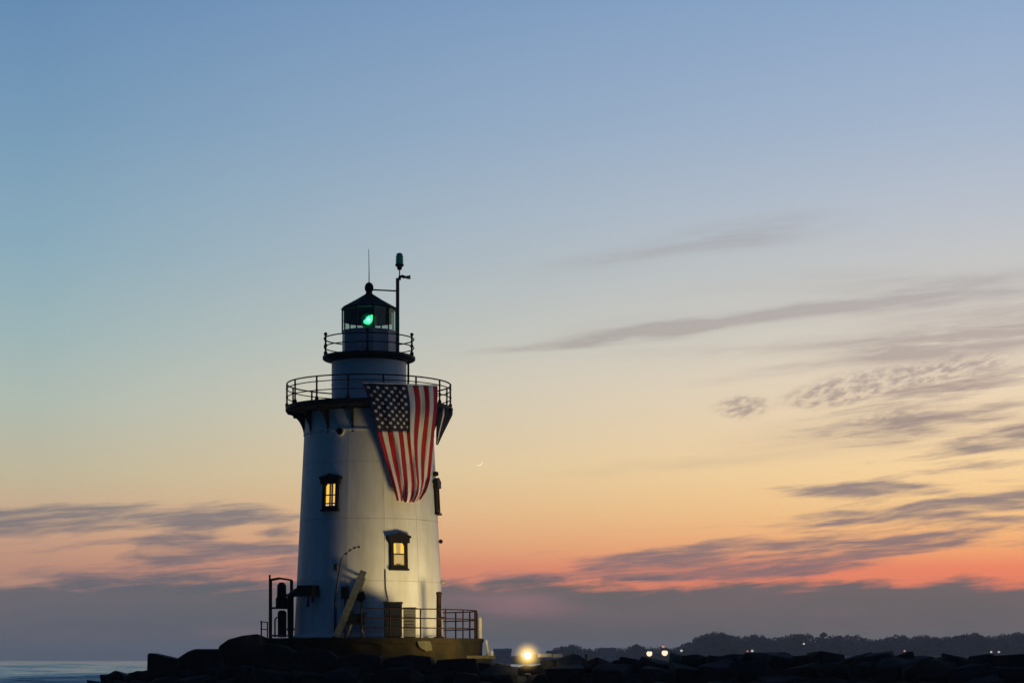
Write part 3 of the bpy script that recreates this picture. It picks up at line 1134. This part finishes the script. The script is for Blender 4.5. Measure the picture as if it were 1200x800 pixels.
def build_window(phi, zc, shade, k=1.0):
    """zc: height of the middle of the window; local x along the wall, y outwards is -"""
    r_ = RW(zc) - 0.02
    base = Matrix.Translation(pol(r_, phi, zc)) @ Matrix.Rotation(R(phi), 4, 'Z')
    e = bpy.data.objects.new('window', None)
    lean = math.atan(0.0494)
    e.matrix_local = base @ Matrix.Rotation(-lean, 4, 'X') @ Matrix.Diagonal((0.85, 0.55, 0.88, 1))
    e.parent = LH
    col.objects.link(e)
    h, w = 1.46, 0.98
    # frame: four pieces joined, standing proud, with a real opening
    f = MB()
    d = 0.34
    f.box((-w / 2 + 0.08, -d / 2 + 0.10, 0), (0.16, d, h))
    f.box((w / 2 - 0.08, -d / 2 + 0.10, 0), (0.16, d, h))
    f.box((0, -d / 2 + 0.102, h / 2 - 0.07), (w - 0.32, d - 0.004, 0.14))
    f.box((0, -d / 2 + 0.102, -h / 2 + 0.09), (w - 0.32, d - 0.004, 0.18))
    fr = f.build('frame', 'brown_trim', e)
    s_ = MB().box((0, -0.13, -h / 2 - 0.05), (w + 0.10, 0.44, 0.10)).build('sill', 'brown_trim', e)
    hd = MB()
    hd.prism([(-0.58, h / 2 - 0.14), (0.58, h / 2 - 0.14), (0.58, h / 2 + 0.08), (0.67, h / 2 + 0.12), (0.67, h / 2 + 0.22),
              (0.0, h / 2 + 0.40), (-0.67, h / 2 + 0.22), (-0.67, h / 2 + 0.12), (-0.58, h / 2 + 0.08)], 0.50, Matrix.Translation((0, -0.14, 0.005)))
    hd.build('hood', 'brown_trim', e)
    ow = w - 0.32
    z0, z1 = -h / 2 + 0.18, h / 2 - 0.14
    mid = (z0 + z1) / 2
    mats_ = ('pane_lit', 'pane_lit') if shade == 0 else ('pane_lit', 'pane_curtain')
    zs = z0 if shade else z0 + 0.17
    for i, (a, b, m) in enumerate(((mid + 0.025, z1, mats_[0]), (zs, mid - 0.025, mats_[1]))):
        MB().box((-ow / 4 - 0.005, -0.02, (a + b) / 2), (ow / 2 - 0.02, 0.02, b - a)).build('pane', m, e)
        MB().box((ow / 4 + 0.005, -0.02, (a + b) / 2), (ow / 2 - 0.02, 0.02, b - a)).build('pane', m, e)
    if not shade:
        MB().box((0, -0.02, z0 + 0.055), (ow, 0.02, 0.09)).build('pane', 'pane_pale', e)
        MB().box((0, -0.035, z0 + 0.135), (ow, 0.05, 0.05)).build('glazing_bar', 'brown_trim', e)
    MB().box((0, -0.04, mid), (ow, 0.06, 0.06)).build('glazing_bar', 'brown_trim', e)
    MB().box((0, -0.035, (z0 + z1) / 2), (0.028, 0.045, z1 - z0)).build('glazing_bar', 'curtain', e)
    # drawn-back curtains in the upper corners
    MB().prism([(-ow / 2, z1), (-ow / 2 + 0.09, z1), (-ow / 2 + 0.03, z1 - 0.10), (-ow / 2, z1 - 0.13)], 0.012, Matrix.Translation((0, -0.045, 0))).build('curtain', 'brown_trim', e)
    MB().prism([(ow / 2, z1), (ow / 2 - 0.09, z1), (ow / 2 - 0.03, z1 - 0.10), (ow / 2, z1 - 0.13)], 0.012, Matrix.Translation((0, -0.045, 0))).build('curtain', 'brown_trim', e)
    return e


build_window(-29.0, 6.50, 0)
build_window(27.6, 3.80, 1)
build_window(83.0, 6.50, 1)


def build_fittings():
    # porthole under the gallery
    c = pol(RW(9.46), -21.5, 9.42)
    nrm = pol(1, -21.5)
    MB().tube([c - nrm * 0.05, c + nrm * 0.10], 0.21, 20).build('porthole_rim', 'white_paint', LH)
    MB().tube([c - nrm * 0.05, c + nrm * 0.13], 0.155, 20).build('porthole_glass', 'roof_black', LH)
    # conduit from the right window to the cabinets
    MB().tube([pol(RW(3.1) + 0.03, 16.4, 3.1), pol(RW(2.3) + 0.03, 16.4, 2.3), pol(RW(1.7) + 0.04, 18, 1.75), pol(RW(1.0) + 0.05, 18.5, 1.0)], 0.022, 6).build('conduit', 'brown_trim', LH)
    for phi, z in ((88, 4.55), (89, 2.64)):
        q = pol(RW(z) + 0.09, phi, z)
        m = MB().tube([pol(RW(z) - 0.02, phi, z), q], 0.04, 8)
        m.sphere(q, 0.10, 10, 8)
        m.build('wall_fitting', 'brown_trim' if z > 4 else 'white_post', LH)
    # pipe beside the flag on the right-hand edge
    MB().lathe([(0.0, 0.22), (0.10, 0.20), (0.14, 0.1), (0.10, 0.0)], 12, tuple(pol(RW(7.5) + 0.12, 76, 7.55))).build('pipe_cap', 'black_iron', LH)


build_fittings()


# ------------------------------------------------------------------ mast with green beacon on the upper gallery
def build_mast():
    bx, by = 1.40, -1.15
    root = empty('beacon_mast', (TX + bx, TY + by, TZ + 13.20))

    def L(p):
        return Vector((p[0] - bx, p[1] - by, p[2] - 13.20))
    top = loc(467.8, 326, by)
    MB().tube([(0, 0, 0), (0, 0, top.z - 13.20)], 0.085, 10).build('pole', 'grey_metal', root)
    MB().lathe([(0.2, 0), (0.2, 0.05), (0.1, 0.07)], 12).build('base_plate', 'black_iron', root)
    a = L(loc(437, 339.5, -0.2))
    b = L(loc(467, 341.0, by))
    MB().tube([a, b], 0.035, 8).build('brace', 'grey_metal', root)
    # elbow with a small horn to the right
    e0 = L(loc(467.8, 328, by))
    el = MB().tube([e0, e0 + Vector((0.03, 0, 0.14)), e0 + Vector((0.14, 0, 0.17)), e0 + Vector((0.26, 0, 0.12))], 0.075, 8)
    el.build('elbow', 'black_iron', root)
    hn = MB().tube([e0 + Vector((0.24, 0, 0.14)), e0 + Vector((0.36, 0, 0.12)), e0 + Vector((0.52, 0, 0.13))], [0.05, 0.07, 0.10], 10)
    hn.build('horn', 'cabinet_pale', root)
    s0, s1 = L(loc(468.2, 325, by)), L(loc(468.2, 315, by))
    MB().tube([s0, s1], 0.028, 8).build('stem', 'aluminium', root)
    q = L(loc(468.2, 316.5, by))
    bs = MB().lathe([(0.0, 0.0), (0.10, 0.02), (0.12, 0.14), (0.20, 0.20), (0.20, 0.27), (0.0, 0.27)], 14, tuple(q))
    bs.build('beacon_base', 'black_iron', root)
    ln = MB().lathe([(0.175, 0.27), (0.17, 0.45), (0.15, 0.66), (0.145, 0.74), (0.08, 0.79), (0.0, 0.80)], 16, tuple(q))
    for k in range(3):
        ln.lathe([(0.176, 0.36 + 0.12 * k), (0.186, 0.38 + 0.12 * k), (0.172, 0.40 + 0.12 * k)], 16, tuple(q))
    ln.build('beacon_lens', 'glass_green', root)
    # stay running down behind to the lower gallery
    MB().tube([L(loc(478.5, 424, by)), L(loc(478.5, 447, by)), L((1.78, by, 10.84))], 0.05, 8).build('lower_pole', 'rust', root)
    tag(root, 'grey mast with a dark green beacon on the upper gallery rail', 'mast')


build_mast()


# ------------------------------------------------------------------ flag
def build_flag():
    root = empty('flag', (TX + 1.3, TY - 3.75, TZ + 11.9))
    off = Vector((1.3, -3.75, 11.9))
    LE = [(0.0, 425, 449), (0.15, 433, 470), (0.37, 441.5, 501), (0.55, 448.5, 526), (0.78, 456.5, 557), (1.0, 464.5, 586)]
    RE = [(0.0, 511.5, 452), (0.2, 511, 480), (0.45, 508.5, 512), (0.65, 505.5, 540), (0.85, 503, 563), (0.94, 499.5, 575), (1.0, 493, 585)]

    def edge_(lst, v):
        return interp([(a, b) for a, b, c in lst], v), interp([(a, c) for a, b, c in lst], v)

    def P(u, v, lift=0.0):
        # the cloth gathers towards the right: stripes there are narrower
        uu = u + 0.05 * sin(pi * u) + 0.020 * sin(11 * u - 5 * v) * min(1, v * 2)
        lx, ly = edge_(LE, v)
        rx, ry = edge_(RE, v)
        px = lx + (rx - lx) * uu
        py = ly + (ry - ly) * u
        # sagging hem
        py += v ** 4 * 3.0 * sin(pi * min(1, max(0, u)))
        px += 5.0 * sin(2 * pi * 1.15 * v + 0.6) * u * u * (1 - v) * (1.2 - u) * 2.0
        x0 = (px - 432.5) / 25.95
        yt = -math.sqrt(max(0.5, 4.02 ** 2 - min(x0, 3.2) ** 2))
        yb = -math.sqrt(max(0.3, (RW(11.9 - 5.3 * v) + 0.30) ** 2 - min(x0, 2.95) ** 2))
        k = min(1.0, max(0.0, (v - 0.20) / 0.48))
        k = k * k * (3 - 2 * k)
        y = yt * (1 - k) + yb * k
        amp = 0.05 + 0.11 * min(1, v * 1.6)
        y += amp * sin(2 * pi * (3.1 * uu - 0.75 * v) + 0.8) + 0.045 * sin(2 * pi * (5.3 * uu + 1.6 * v)) * (1 - 0.4 * v)
        y += 0.30 * max(0, u - 0.72) * sin(pi * v) * -1.0
        y = min(y, -math.sqrt(max(0, (RW(11.9 - 5.3 * v) + 0.10) ** 2 - x0 ** 2))) if v > 0.12 else y
        p = loc(px, py, y)
        return p - off + Vector((0, -lift, 0))

    def sheet(u0, u1, v0, v1, nu, nv, lift=0.0):
        vs_ = [P(u0 + (u1 - u0) * i / nu, v0 + (v1 - v0) * j / nv, lift) for j in range(nv + 1) for i in range(nu + 1)]
        m = nu + 1
        fs = [(j * m + i, j * m + i + 1, j * m + m + i + 1, j * m + m + i) for j in range(nv) for i in range(nu)]
        mb = MB()
        mb.add(vs_, fs, True)
        return mb

    def thick(o):
        md = o.modifiers.new('cloth', 'SOLIDIFY')
        md.thickness = 0.012
        md.offset = 0
    VC = 0.395
    for k in range(13):
        v0 = VC if k < 7 else 0.0
        o = sheet(k / 13, (k + 1) / 13, v0, 1.0, 5, 60 if v0 == 0 else 38).build('stripe', 'flag_red' if k % 2 == 0 else 'flag_white', root, fix=False)
        thick(o)
    un = sheet(0, 7 / 13, 0, VC, 30, 26).build('union', 'flag_blue', root, fix=False)
    thick(un)
    st = MB()
    # nine columns run down the hanging flag: five of six stars, four of five
    for r_ in range(9):
        n = 6 if r_ % 2 == 0 else 5
        for c in range(n):
            uc = (7 / 13) * (r_ + 1) / 10
            vc = VC * ((c + 0.5 + (0 if n == 6 else 0.5)) / 6.0)
            pts = []
            for q in range(10):
                a = q * pi / 5
                rr = 0.098 if q % 2 == 0 else 0.042
                pts.append(P(uc + rr * sin(a) / 3.3, vc + rr * cos(a) / 5.3, 0.016))
            cpt = P(uc, vc, 0.018)
            st.add([cpt] + pts, [(0, i + 1, (i + 1) % 10 + 1) for i in range(10)])
    s_ = st.build('stars', 'flag_white', un, fix=False)
    # header rope along the rail
    MB().tube([P(i / 24, 0.0, 0.0) + Vector((0, 0, 0.03)) for i in range(25)], 0.022, 6).build('header_rope', 'flag_white', root)
    tag(root, 'large stars and stripes flag draped from the gallery rail, blue corner at top left', 'flag')


build_flag()


# ------------------------------------------------------------------ pier railing
def build_pier_railing():
    root = empty('pier_railing', (TX, TY, TZ))
    RR = 5.05

    def arc(a, b, z, r_, nm='rail', m='rust'):
        n = max(2, int(abs(b - a) / 4))
        MB().tube([pol(RR, a + (b - a) * i / n, z) for i in range(n + 1)], r_, 6).build(nm, m, root)
    for z in (1.30, 0.88, 0.45):
        arc(0, 176, z, 0.030)
    posts = [0, 14.5, 31, 47, 62, 80, 96, 112, 128, 144, 160, 176]
    for a in posts:
        MB().tube([pol(RR, a, -0.02), pol(RR, a, 1.32)], 0.036, 8).build('post', 'rust', root)
    # short lower rail on the left
    for z in (0.80, 0.45):
        arc(-104, -76, z, 0.026)
    for a in (-104, -90, -76):
        MB().tube([pol(RR, a, -0.02), pol(RR, a, 0.82)], 0.032, 8).build('post', 'rust', root)
    # closed end frame at the far right
    for a in (84, 88):
        MB().tube([pol(RR, a, -0.02), pol(RR, a, 1.22)], 0.05, 8).build('post', 'rust', root)
    tag(root, 'rusty three rail pipe railing around the pier edge', 'railing')


build_pier_railing()


def thing(name, x, y, label, cat, group=None, z=0.0):
    r_ = empty(name, (TX + x, TY + y, TZ + z))
    tag(r_, label, cat, group)
    return r_


# tall rusty post at the right edge of the tower
t = thing('tall_post', 3.38, -3.05, 'tall thick rusty post at the right foot of the tower', 'post')
MB().tube([(0, 0, 0), (0, 0, 2.02)], [0.125, 0.115], 12).build('shaft', 'rust', t)
MB().lathe([(0.24, 0), (0.24, 0.05), (0.13, 0.08)], 12).build('base_plate', 'rust', t)
MB().lathe([(0.135, 2.0), (0.135, 2.08), (0.0, 2.12)], 12).build('cap', 'rust', t)
MB().tube([(0.05, 0, 0.95), (0.26, 0, 0.92)], 0.035, 8).build('hook', 'rust', t)

# grey equipment cabinet
t = thing('dark_cabinet', 1.37, -4.35, 'dark grey metal cabinet standing behind the railing', 'cabinet')
MB().box((0, 0, 0.79), (0.78, 0.55, 1.50)).build('body', 'cabinet_dark', t)
MB().box((0, -0.01, 1.575), (0.86, 0.65, 0.07)).build('top', 'cabinet_dark', t)
dr = MB().box((0, -0.288, 0.80), (0.68, 0.024, 1.38)).build('door', 'cabinet_dark', t)
MB().box((0.24, -0.32, 0.85), (0.04, 0.05, 0.16)).build('handle', 'black_iron', dr)
MB().box((0, 0, 0.02), (0.7, 0.48, 0.04)).build('plinth', 'black_iron', t)

# pale louvred cabinet
t = thing('louvred_cabinet', 2.10, -4.2, 'pale grey louvred box beside the dark cabinet', 'cabinet')
MB().box((0, 0, 0.68), (0.54, 0.45, 1.28)).build('body', 'cabinet_pale', t)
MB().box((0, 0, 1.345), (0.60, 0.52, 0.05)).build('top', 'cabinet_pale', t)
for k in range(8):
    MB().box((0, -0.235, 0.20 + k * 0.135), (0.44, 0.05, 0.05), rot=Matrix.Rotation(R(30), 3, 'X')).build('louvre', 'grey_metal' if k in (3, 4) else 'cabinet_pale', t)
MB().box((0, 0, 0.02), (0.5, 0.4, 0.04)).build('plinth', 'black_iron', t)

# steep ship's stair leaning on the wall
t = thing('ship_stair', -1.13, -4.62, 'pale steep boarding stair leaning against the tower wall', 'ladder')
p0 = Vector((0, 0, 0.0))
p1 = loc(427, 669, -3.52) - Vector((-1.13, -4.62, 0))
side = Vector((0.06, 1.0, 0)).normalized() * 0.28
for s_ in (-1, 1):
    a, b = p0 + side * s_, p1 + side * s_
    MB().bar(a + Vector((0, 0, 0.02)), b, 0.06, 0.30, up=(-0.95, 0.0, 0.31)).build('stringer', 'aluminium', t)
for k in range(11):
    q = p0.lerp(p1, (k + 0.7) / 11.6)
    MB().bar(q - side * 0.9, q + side * 0.9, 0.22, 0.035, up=(0, 0, 1)).build('tread', 'aluminium', t)

# boat davit with chain
t = thing('boat_davit', -1.26, -3.95, 'thin boat davit with curved arm and hanging chain beside the stair', 'davit')
top = loc(400.5, 653, -3.95) - Vector((-1.26, -3.95, 0))
end = loc(420.5, 640.5, -3.95) - Vector((-1.26, -3.95, 0))
MB().tube([(0, 0, 0), (0.01, 0, 1.8), top], [0.07, 0.06, 0.045], 8).build('post', 'grey_metal', t)
MB().box((0.0, 0, top.z - 0.42), (0.16, 0.18, 0.30)).build('pulley_block', 'black_iron', t)
arm = []
for i in range(9):
    s_ = i / 8
    arm.append(Vector((top.x + (end.x - top.x) * s_, 0.0, top.z + (end.z - top.z) * sin(s_ * pi / 2))))
MB().tube(arm, 0.018, 6).build('arm', 'grey_metal', t)
for i in (2, 4, 6, 8):
    MB().sphere(arm[i], 0.062, 8, 6).build('chain_link', 'grey_metal', t)
MB().lathe([(0.16, 0), (0.16, 0.05), (0.08, 0.08)], 10).build('base_plate', 'black_iron', t)

# junction box right of the davit
t = thing('junction_box', -0.86, -3.52, 'black junction box on the wall between davit and stair', 'electrical box', z=0.0)
MB().box((0, -0.02, 2.06), (0.34, 0.26, 0.56)).build('body', 'black_iron', t)
MB().tube([(0.0, 0.0, 1.8), (0.02, -0.02, 0.9), (0.0, 0.0, 0.02)], 0.03, 6).build('cable_pipe', 'black_iron', t)
MB().box((0, -0.16, 2.06), (0.28, 0.02, 0.48)).build('lid', 'black_iron', t)

# winch on splayed legs, searchlight above it
t = thing('hand_winch', -0.32, -4.15, 'dark hand winch on splayed legs right of the stair', 'winch')
for sx_ in (-1, 1):
    for sy_ in (-1, 1):
        MB().bar((sx_ * 0.40, sy_ * 0.25, 0.0), (sx_ * 0.16, sy_ * 0.12, 0.72), 0.07, 0.07).build('leg', 'aluminium' if sx_ > 0 else 'grey_metal', t)
MB().tube([(-0.34, 0, 0.88), (0.34, 0, 0.88)], 0.20, 16).build('drum', 'black_iron', t)
for sx_ in (-0.36, 0.34):
    MB().tube([(sx_, 0, 0.88), (sx_ + 0.04, 0, 0.88)], 0.31, 20).build('gear_wheel', 'black_iron', t)
MB().box((0, 0.02, 0.66), (0.66, 0.42, 0.14)).build('bed_plate', 'black_iron', t)
MB().tube([(0.38, 0, 0.88), (0.46, 0, 0.88), (0.46, -0.1, 1.14), (0.56, -0.1, 1.14)], 0.028, 6).build('crank_handle', 'grey_metal', t)
MB().box((-0.20, -0.1, 1.10), (0.18, 0.22, 0.26)).build('motor_box', 'black_iron', t)

t = thing('searchlight', -0.08, -3.86, 'small dark searchlight on a thin post above the winch', 'lamp')
MB().tube([(0, 0, 0), (0, 0, 1.62)], 0.035, 8).build('post', 'grey_metal', t)
MB().box((0, 0, 1.64), (0.26, 0.16, 0.05)).build('yoke', 'black_iron', t)
MB().tube([(-0.22, 0.02, 1.78), (-0.08, 0, 1.82), (0.10, -0.02, 1.92), (0.13, -0.02, 1.93)], [0.10, 0.17, 0.21, 0.21], 14).build('housing', 'black_iron', t)
MB().tube([(0.13, -0.02, 1.93), (0.15, -0.02, 1.935)], 0.17, 14).build('lens', 'cabinet_dark', t)

# horn box and duct on the shaded left side
t = thing('horn_box', -2.72, -2.75, 'large dark horn box on the shaded left side of the tower', 'fog horn')
MB().box((0.12, 0, 2.16), (0.92, 0.52, 0.50), R(-38)).build('body', 'black_iron', t)
MB().tube([(-0.34, 0.3, 2.12), (-0.62, 0.55, 2.05), (-0.80, 0.85, 1.95)], [0.20, 0.16, 0.12], 12).build('horn', 'black_iron', t)
MB().tube([(0.14, -0.1, 1.95), (0.14, -0.12, 1.55), (0.10, -0.12, 1.42)], [0.03, 0.05, 0.07], 8).build('hanging_hook', 'black_iron', t)
MB().bar((0.3, 0.18, 1.92), (0.32, 0.45, 1.5), 0.06, 0.06).build('bracket', 'black_iron', t)
t = thing('vent_duct', -3.52, -1.55, 'dark vertical duct running up the left edge of the tower', 'duct')
MB().tube([(0, 0, 0.0), (0, 0, 0.42), (0, 0, 1.9), (0.12, 0, 2.1), (0.3, -0.1, 2.2)], [0.10, 0.15, 0.15, 0.15, 0.13], 12).build('pipe', 'black_iron', t)
MB().lathe([(0.2, 0.38), (0.2, 0.46)], 12).build('collar', 'black_iron', t)

# rack with two fog signal tanks at the left
t = thing('signal_rack', -4.0, -0.9, 'rusty pipe rack left of the tower holding two stacked black tanks', 'rack')
for x, y, h in ((-0.52, -0.3, 2.95), (0.46, -0.3, 2.72), (-0.52, 0.3, 2.72), (0.46, 0.3, 2.72)):
    MB().tube([(x, y, 0), (x, y, h)], 0.045, 8).build('post', 'rust', t)
for z in (2.72, 1.42, 0.14):
    for y in (-0.3, 0.3):
        MB().tube([(-0.52, y, z), (-0.1, y, z + (0.08 if z > 2 else 0)), (0.46, y, z - 0.01)], 0.040, 8).build('crossbar', 'rust' if z > 0.5 else 'aluminium', t)
    MB().tube([(-0.52, -0.3, z), (-0.52, 0.3, z)], 0.035, 8).build('crossbar', 'rust', t)
MB().box((-0.03, 0, 1.40), (0.96, 0.6, 0.04)).build('shelf', 'grey_metal', t)
MB().lathe([(0.0, 0.06), (0.17, 0.06), (0.20, 0.12), (0.21, 1.20), (0.14, 1.30), (0.0, 1.32)], 16, (0.02, 0, 0.0)).build('tank', 'black_iron', t)
MB().lathe([(0.0, 1.43), (0.28, 1.43), (0.28, 1.85), (0.22, 1.95), (0.21, 2.46), (0.12, 2.60), (0.0, 2.62)], 16, (0.0, 0, 0.0)).build('tank', 'black_iron', t)
MB().tube([(0.22, 0, 2.0), (0.4, 0, 2.02), (0.55, -0.05, 2.02)], 0.07, 8).build('outlet_pipe', 'black_iron', t)
MB().tube([(-0.30, -0.1, 0.06), (-0.30, -0.1, 0.9), (-0.2, -0.05, 1.0)], 0.04, 8).build('outlet_pipe', 'aluminium', t)

# white pole and lower landing slab at the right
t = thing('white_pole', 5.22, -0.8, 'short white pole at the right end of the pier', 'pole')
MB().tube([(0, 0, -0.02), (0, 0, 0.90)], [0.10, 0.09], 10).build('shaft', 'white_post', t)
MB().sphere((0, 0, 0.92), 0.095, 10, 6).build('cap', 'white_post', t)
t = thing('mooring_pole', 5.52, -1.2, 'leaning white mooring pole below the right end of the pier', 'pole', z=-0.78)
MB().tube([(0.10, 0, -0.1), (-0.02, 0, 0.72)], [0.075, 0.065], 10).build('shaft', 'white_post', t)
MB().lathe([(0.14, -0.02), (0.14, 0.04), (0.07, 0.08)], 10, (0.09, 0, 0)).build('collar', 'white_post', t)
t = thing('landing_slab', 5.15, -1.9, 'pale concrete landing slab below the right end of the pier', 'slab', z=-0.86)
MB().box((0, 0, 0), (1.5, 1.3, 0.14), R(4)).build('slab_top', 'pale_concrete', t)
MB().box((0.05, 0.1, -0.35), (1.1, 0.9, 0.55), R(4)).build('footing', 'pier_concrete', t)
MB().tube([(0.62, -0.4, 0.06), (0.62, -0.4, 0.28)], 0.06, 8).build('bollard', 'white_post', t)

# ------------------------------------------------------------------ floodlight
LP = at(618.3, 767.6, 92.1)


def build_floodlight():
    root = empty('floodlight', (LP.x, LP.y, LP.z - 0.9))
    c = Vector((0, 0, 0.9))
    aim = (Vector((TX + 0.6, TY, TZ + 4.0)) - LP).normalized()
    MB().tube([(0, 0.30, -0.5), (0, 0.30, -0.06)], 0.05, 10).build('post', 'grey_metal', root)
    MB().box((0, 0.3, -0.45), (0.5, 0.5, 0.12)).build('base_block', 'rock', root)
    MB().tube([(0, 0.30, -0.1), (0.0, 0.2, 0.0), (0.0, 0.0, 0.05)], 0.04, 8).build('yoke', 'grey_metal', root)
    MB().lathe([(0.05, 0.02), (0.13, 0.03), (0.15, 0.10), (0.08, 0.13)], 20).build('collar', 'grey_metal', root)
    bl = MB().sphere(c, 0.13, 24, 16).build('bulb', 'bulb', root)
    # added emissive volume imitating camera bloom, fading outwards from the bulb
    gm = bpy.data.materials.new('bloom_glow')
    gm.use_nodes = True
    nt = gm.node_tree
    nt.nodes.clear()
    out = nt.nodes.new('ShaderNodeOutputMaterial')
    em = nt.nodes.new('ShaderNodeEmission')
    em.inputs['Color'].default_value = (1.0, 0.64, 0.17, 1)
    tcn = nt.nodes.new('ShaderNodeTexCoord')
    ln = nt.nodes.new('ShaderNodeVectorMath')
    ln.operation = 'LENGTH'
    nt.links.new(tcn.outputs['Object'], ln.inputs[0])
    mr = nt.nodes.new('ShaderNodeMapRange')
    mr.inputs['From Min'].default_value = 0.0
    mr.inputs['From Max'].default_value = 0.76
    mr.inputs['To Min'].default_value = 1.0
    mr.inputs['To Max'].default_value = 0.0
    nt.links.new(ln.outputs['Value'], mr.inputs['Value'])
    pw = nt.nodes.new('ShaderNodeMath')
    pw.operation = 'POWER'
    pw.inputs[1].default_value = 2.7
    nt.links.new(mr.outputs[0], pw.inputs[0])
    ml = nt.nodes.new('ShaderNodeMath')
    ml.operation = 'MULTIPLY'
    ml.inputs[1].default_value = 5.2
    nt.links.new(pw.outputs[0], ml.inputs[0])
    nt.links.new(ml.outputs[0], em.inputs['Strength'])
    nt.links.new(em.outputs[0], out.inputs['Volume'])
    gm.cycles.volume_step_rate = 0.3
    MATS['bloom_glow'] = gm
    gb = MB().sphere((0, 0, 0), 0.76, 28, 20).build('bloom_halo', 'bloom_glow', root)
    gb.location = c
    li = bpy.data.lights.new('floodlight_beam', 'SPOT')
    li.energy = 2850
    li.color = (1.0, 0.76, 0.34)
    li.spot_size = R(104)
    li.spot_blend = 0.9
    li.shadow_soft_size = 1.2
    lo = bpy.data.objects.new('floodlight_beam', li)
    col.objects.link(lo)
    lo.parent = root
    lo.location = c + aim * 0.8
    lo.rotation_euler = (-aim).to_track_quat('Z', 'Y').to_euler()
    tag(root, 'glaring round yellow floodlight among the rocks right of the pier', 'floodlight')


build_floodlight()

# pale kerb catching the lamp
t = empty('stone_kerb', tuple(at(644, 770.5, 92.9)))
tag(t, 'pale stone kerb lying right beside the bright floodlight', 'kerb')
MB().box((-0.20, 0, 0.12), (0.62, 0.4, 0.16), R(3)).build('block', 'white_post', t)
MB().box((0.36, 0.02, 0.10), (0.40, 0.4, 0.15), R(-3)).build('block', 'white_post', t)
t = empty('marker_stake', tuple(at(686.5, 776, 88.6)))
tag(t, 'short pale marker stake on the breakwater right of the floodlight', 'stake')
MB().tube([(0, 0, -0.2), (0.01, 0, 0.40)], [0.05, 0.045], 8).build('shaft', 'pale_concrete', t)
MB().lathe([(0.055, 0.36), (0.06, 0.42), (0.0, 0.46)], 8, (0.01, 0, 0)).build('cap', 'white_post', t)


# ------------------------------------------------------------------ crescent moon
def build_moon():
    Y = 9000.0
    c = at(561, 541, Y)
    r_ = 4.6 / F * Y
    toward = Vector((0.42, 0.25, -0.88)).normalized()       # direction of the hidden sun, down and right
    view = (Vector((0, 0, EYE)) - c).normalized()
    ax = view.cross(toward).normalized()
    limb = ax.cross(view).normalized()
    mb = MB()
    nu, nv = 20, 6
    vs_ = []
    for i in range(nu + 1):
        th = pi * i / nu
        for j in range(nv + 1):
            ph = R(0 + 50 * j / nv) - R(10)
            d = ax * cos(th) + (limb * cos(ph) + view * sin(ph)) * sin(th)
            vs_.append(d * r_)
    m = nv + 1
    fs = [(i * m + j, i * m + j + 1, i * m + m + j + 1, i * m + m + j) for i in range(nu) for j in range(nv)]
    mb.add(vs_, fs, True)
    o = mb.build('moon', 'moonlit', fix=False)
    o.location = c
    tag(o, 'tiny thin crescent moon in the pale sky right of the tower', 'moon')


build_moon()

# ------------------------------------------------------------------ haze
hz = bpy.data.materials.new('haze_air')
hz.use_nodes = True
hn_ = hz.node_tree
hn_.nodes.clear()
ho = hn_.nodes.new('ShaderNodeOutputMaterial')
hv = hn_.nodes.new('ShaderNodeVolumePrincipled')
hv.inputs['Color'].default_value = (0.86, 0.90, 1.0, 1)
hv.inputs['Density'].default_value = 0.00013
hv.inputs['Anisotropy'].default_value = 0.55
hn_.links.new(hv.outputs[0], ho.inputs['Volume'])
MATS['haze_air'] = hz
hb = MB().box((0, 3000, 18.0), (6200, 6700, 46.0)).build('haze', 'haze_air')
tag(hb, 'thin bluish evening haze over the water', kind='stuff')


# dark cloth hanging off the gallery beside the flag
def build_cloth():
    root = empty('hanging_cloth', (TX + 3.5, TY - 1.6, TZ + 10.5))
    off = Vector((3.5, -1.6, 10.5))
    rows_ = [(478, 512.5, 530.5), (486, 512.0, 530.0), (496, 511.5, 525.0), (508, 511.0, 519.0), (521, 511.0, 513.0)]
    n = 14
    vs_ = []
    for j, (py, x0, x1) in enumerate(rows_):
        v = j / (len(rows_) - 1)
        for i in range(n + 1):
            u = i / n
            y = -2.1 + 1.0 * u + 0.10 * sin(2 * pi * 3 * u) * (1 - 0.5 * v) + 0.25 * v
            vs_.append(loc(x0 + (x1 - x0) * u, py, y) - off)
    m = n + 1
    fs = [(j * m + i, j * m + i + 1, j * m + m + i + 1, j * m + m + i) for j in range(len(rows_) - 1) for i in range(n)]
    for nm, mt, sel in (('dark_panel', 'flag_blue', lambda i: not (5 <= i <= 6)), ('pale_stripe', 'flag_white', lambda i: 5 <= i <= 6)):
        mb = MB()
        mb.add(vs_, [f for k, f in enumerate(fs) if sel(k % n)], True)
        o = mb.build(nm, mt, root, fix=False)
        md = o.modifiers.new('cloth', 'SOLIDIFY')
        md.thickness = 0.015
    tag(root, 'dark folded cloth hanging off the gallery edge right of the big flag', 'cloth')


build_cloth()
